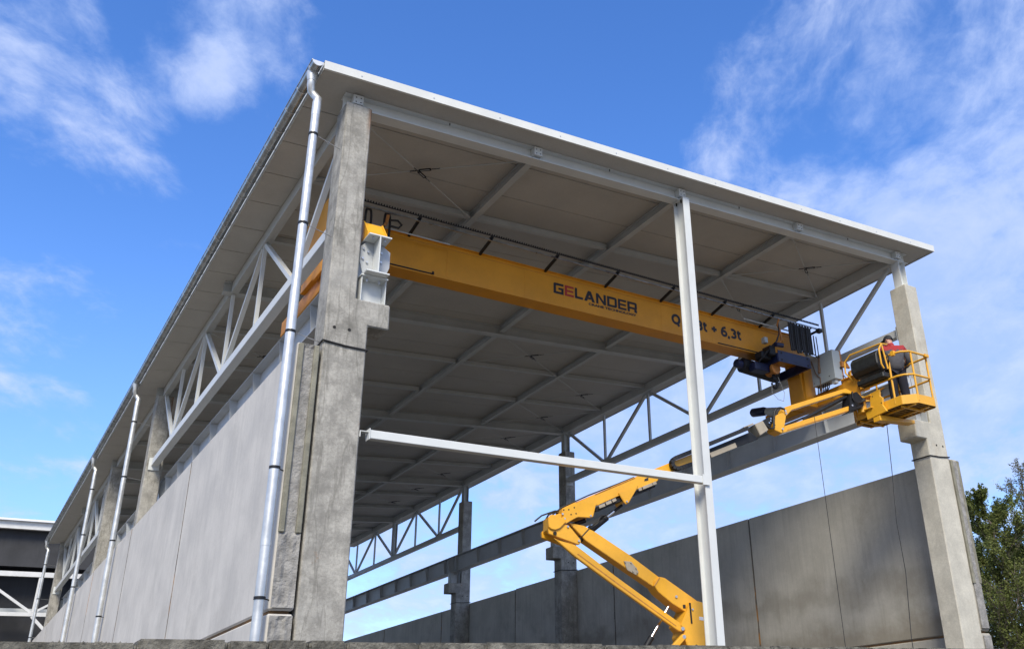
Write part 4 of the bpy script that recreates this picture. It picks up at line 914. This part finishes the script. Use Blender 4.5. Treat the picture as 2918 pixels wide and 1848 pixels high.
# head details: cap, visor, ear, nose
HF = Vector((math.sin(R(-15)), math.cos(R(-15)), 0)); HR = Vector((math.cos(R(-15)), -math.sin(R(-15)), 0))
hc = Q(-.035, .10, 1.635)
g = MB()
n1_, n2_ = 16, 7
for i in range(n2_):
    th_ = PI/2*i/(n2_-1)
    for k in range(n1_):
        ph = 2*PI*k/n1_
        v_ = hc + HR*(.088*math.cos(th_)*math.cos(ph)) + HF*(.108*math.cos(th_)*math.sin(ph)) + Vector((0, 0, .015+.115*math.sin(th_)))
        g.v.append(tuple(v_))
for i in range(n2_-1):
    for k in range(n1_): a_ = i*n1_+k; b_ = i*n1_+(k+1) % n1_; g.f.append((a_, b_, b_+n1_, a_+n1_))
g.build('cap', 'cap_black', per, smooth=True)
vs = [hc+HR*(.075*math.cos(t_))+HF*(.08+.10*math.sin(t_))+Vector((0, 0, .02-.03*math.sin(t_))) for t_ in [PI*k/8 for k in range(9)]]
g = MB(); g.v = [tuple(v_) for v_ in vs]+[tuple(v_+Vector((0, 0, -.008))) for v_ in vs]; n_ = 9
g.f = [tuple(range(n_)), tuple(range(n_, 2*n_))[::-1]]+[(i, (i+1) % n_, n_+(i+1) % n_, n_+i) for i in range(n_)]
g.build('visor', 'cap_black', per)
for s_ in (-1, 1):
    skin_mesh('ear', [hc+HR*(.088*s_)+Vector((0, 0, -.02)), hc+HR*(.096*s_)-HF*.01+Vector((0, 0, .01))], [(0, 1)], [.014, .018], 'skin', per, 1)
    disc(hc+HR*(.034*s_)+HF*.088+Vector((0, 0, -.005)), HF, .011, .006, 8).build('eye', 'cap_black', per)
skin_mesh('nose', [hc+HF*.09+Vector((0, 0, -.01)), hc+HF*.118+Vector((0, 0, -.045))], [(0, 1)], [.012, .016], 'skin', per, 1)
MB().obox(hc+HF*.092-HR*.025+Vector((0, 0, -.075)), hc+HF*.092+HR*.025+Vector((0, 0, -.075)), .012, .008).build('mouth', 'hook_orange', per)
def hand(wx, sgn):
    base = Q(wx, .33, 1.055)
    pts = [base, base+Fw*.07]; ed = [(0, 1)]; rd = [(.022, .032), (.018, .040)]
    for k in range(4):
        o_ = (k-1.5)*.020; L_ = (.034, .04, .038, .03)[k]
        i0 = len(pts); b0 = base+Fw*.08+Rt*o_
        pts += [b0, b0+Fw*L_+Vector((0, 0, -.01)), b0+Fw*(L_*1.3)+Vector((0, 0, -.035))]; ed += [(1, i0), (i0, i0+1), (i0+1, i0+2)]; rd += [.010, .009, .008]
    i0 = len(pts); b0 = base+Fw*.03-Rt*(.035*sgn)
    pts += [b0, b0+Fw*.03-Rt*(.02*sgn)+Vector((0, 0, -.015))]; ed += [(0, i0), (i0, i0+1)]; rd += [.011, .009]
    skin_mesh('hand', pts, ed, rd, 'skin', per, 1)
hand(-.195, -1); hand(.225, 1)

# hanging cords
tag(MB().tube([(9.76, .30, 7.15), (9.77, .30, 5.5), (9.79, .31, 3.8), (9.80, .30, .02)], .006, 5).build('cord', 'black_rubber'), 'thin dark cord hanging from the lift jib down in front of the inner wall', 'cord')
tag(MB().tube([(11.62, .05, 7.24), (11.60, .10, 6.2), (11.55, .15, 5.2), (11.58, .15, 4.2), (11.50, .2, 3.0), (11.50, .2, .02)], .008, 5).build('cord', 'black_rubber'), 'wavy dark cord hanging from under the lift platform to the ground', 'cord')

# ------------------------------------------------------------------ low block wall in front
fw_ = thing('low_wall', 'low rough concrete block wall along the bottom edge of the view', 'wall', (0, -5.5, 0))
x = -16.
while x < 14:
    L_ = random.choice((.49, .49, .24, .49, 1.0)); zt_ = 2.222+random.uniform(-.005, .006) + (0 if x > -3.0 else -.02)
    g = MB(); nx = max(3, int(L_/.06))
    g.box(x+.004, x+L_-.004, -5.66+random.uniform(-.006, .006), -5.40, 1.97, zt_)
    o = g.build('block', 'block_concrete', fw_, bevel=.014, seg=2)
    x += L_
for r_ in range(9):
    z1 = 1.965-.22*r_; z0 = z1-.215; x = -16. - (.25 if r_ % 2 else 0)
    if r_ < 3:
        while x < 14:
            if -6.5 < x < 7: MB().box(x+.004, x+.486, -5.65+random.uniform(-.004, .004), -5.41, max(0, z0), z1).build('block', 'block_concrete', fw_, bevel=.008)
            x += .49
MB().box(-16, 14, -5.62, -5.44, 0, 1.96).build('core', 'block_concrete', fw_)
# crumbs of mortar and gravel along the wall top
g = MB()
for k in range(1500):
    x = random.uniform(-4.5, 5.5); y = random.uniform(-5.64, -5.42); r_ = random.uniform(.003, .009); z = 2.202
    if x < -2.9: continue
    g.add([(x+r_*math.cos(a)*random.uniform(.7, 1.3), y+r_*math.sin(a), z) for a in (0, 1.6, 3.1, 4.7)]+[(x, y, z+r_*1.2)], [(0, 1, 4), (1, 2, 4), (2, 3, 4), (3, 0, 4), (3, 2, 1, 0)])
g.build('crumbs', 'block_concrete', fw_, kind='stuff')

# ------------------------------------------------------------------ dark neighbouring hall
nh = thing('neighbour_hall', 'dark open hall with a white roof edge and white bracing, beyond the left wall', 'building', (-8, 50, 0))
MB().box(-26, 3.2, 44.8, 66, 12.60, 12.72).build('roof_underside', 'dark_cladding', nh)
MB().box(-26, 3.4, 44.5, 44.75, 12.50, 12.86).build('roof_edge', 'far_steel', nh)
MB().box(-26, 3.5, 44.3, 66, 12.87, 12.97).build('roof', 'far_roof', nh)
MB().box(-26, 3.2, 45.0, 45.12, 10.72, 12.50).build('upper_cladding', 'dark_cladding', nh)
MB().box(-26, 3.0, 58.0, 58.2, 10.6, 12.59).build('rear_cladding', 'dark_cladding', nh)
MB().box(-26, .62, 46.5, 46.7, 0, 10.715).build('cladding', 'dark_cladding', nh)
MB().box(.62, 4.2, 46.5, 46.7, 0, 10.02).build('cladding', 'dark_cladding', nh)
MB().box(-26, 3.0, 44.6, 44.78, 10.18, 10.42).build('girt', 'far_steel', nh)
MB().box(-26, .7, 44.6, 44.78, 8.28, 8.46).build('girt', 'far_steel', nh)
MB().box(-26, .7, 45.3, 45.4, 8.50, 8.72).build('girt', 'grey_steel', nh)
MB().obox((-2.9, 44.69, 11.0-.8), (-.31, 44.69, 8.46), .12, .12, (0, 1, 0)).build('brace', 'far_steel', nh)
MB().obox((-.25, 44.69, 8.28), (.60, 44.69, 7.45), .14, .16, (0, 1, 0)).build('brace', 'far_steel', nh)
MB().obox((-.20, 44.69, 8.47), (.62, 44.69, 9.0), .10, .10, (0, 1, 0)).build('brace', 'far_steel', nh)
MB().obox((-.22, 44.69, 8.47), (-.20, 44.69, 10.17), .13, .13, (0, 1, 0)).build('post', 'far_steel', nh)
for x in (-25, -19, -13, -7, 3.0): MB().box(x-.2, x+.2, 44.82, 45.25, 0, 12.5).build('column', 'grey_steel', nh)

# ------------------------------------------------------------------ trees beyond the right wall
def tree(x, y, h, lab, leafm, nleaf, crown_lo, spread, twigs=0, seed=1, lsize=.10, cat='tree'):
    rnd = random.Random(seed); t = thing('tree', lab, cat, (x, y, 0), 'trees beyond the right wall')
    tk = MB(); tips = []
    pts = [Vector((x, y, 0))]; n = 9
    for k in range(1, n+1): pts.append(Vector((x+rnd.uniform(-.12, .12)*k*.5, y+rnd.uniform(-.12, .12)*k*.5, h*k/n)))
    tk.tube(pts, [.19*h/12*(1-.93*k/n)+.01 for k in range(n+1)], 8)
    def limb(p, d, L, r, dep):
        path = [p]; q = p.copy(); dd = d.copy()
        for k in range(5):
            dd = (dd+Vector((rnd.uniform(-.22, .22), rnd.uniform(-.22, .22), rnd.uniform(-.02, .24)))).normalized(); q = q+dd*L/5; path.append(q.copy())
        tk.tube(path, [r*(1-.17*k) for k in range(6)], 5 if dep else 4, False)
        tips.append((path[-1], L)); tips.append((path[3], L)); tips.append((path[2], L))
        if dep:
            for k in (1, 2, 3, 4, 5):
                for _ in range(2 if dep > 1 else 3):
                    a = rnd.uniform(0, 2*PI); e = (dd+Vector((math.cos(a), math.sin(a), rnd.uniform(.0, .7)))*.9).normalized()
                    limb(path[k], e, L*rnd.uniform(.32, .52), r*.5, dep-1)
    nl = 22
    for k in range(nl):
        f = crown_lo+(1-crown_lo)*(k+.5)/nl; p = pts[0].lerp(pts[-1], f); j = min(n-1, int(f*n)); p = pts[j].lerp(pts[j+1], f*n-j)
        a = k*2.4+rnd.uniform(-.3, .3); L = spread*(1.15-f)*rnd.uniform(.75, 1.2)+.5
        limb(p, Vector((math.cos(a), math.sin(a), .55)).normalized(), L, .055*h/12*(1.2-f), 2)
    tk.build('trunk', 'bark', t)
    lf = MB()
    for k in range(nleaf):
        c, L = rnd.choice(tips); s = min(.6, L*.35)
        c = c+Vector((rnd.gauss(0, s*.55), rnd.gauss(0, s*.55), rnd.gauss(0, s*.5)))
        u = Vector((rnd.gauss(0, 1), rnd.gauss(0, 1), rnd.gauss(0, .7))).normalized(); w = u.cross(Vector((rnd.gauss(0, 1), rnd.gauss(0, 1), rnd.gauss(0, 1)))).normalized()
        r_ = lsize*rnd.uniform(.6, 1.3)
        o = len(lf.v); lf.v += [tuple(c-u*r_), tuple(c+w*r_*.55), tuple(c+u*r_), tuple(c-w*r_*.55)]; lf.f.append((o, o+1, o+2, o+3))
    me = bpy.data.meshes.new('crown'); off = Vector((x, y, 0)); me.from_pydata([tuple(Vector(v)-off) for v in lf.v], [], lf.f)
    ob = bpy.data.objects.new('crown', me); C.objects.link(ob); me.materials.append(MATS[leafm]); ob.parent = t
    return t
tree(30.1, 10.7, 9.6, 'leafy green tree just right of the pale front column', 'leaf_green', 42000, .10, 2.6, seed=3, lsize=.050)
tree(33.3, 10.6, 10.8, 'taller tree at the right edge with nearly bare top twigs', 'leaf_spring', 9000, .25, 3.0, seed=5, lsize=.04)
tree(32.2, 8.6, 8.6, 'dense green tree at the far right edge', 'leaf_green', 42000, .05, 2.8, seed=8, lsize=.052)
tree(36.0, 13.6, 9.8, 'dark tree standing behind the leafy tree on the right', 'leaf_dark', 26000, .08, 3.0, seed=12, lsize=.06)
tree(29.0, 11.8, 7.6, 'low leafy tree half hidden behind the right wall', 'leaf_dark', 26000, .05, 2.0, seed=15, lsize=.05)
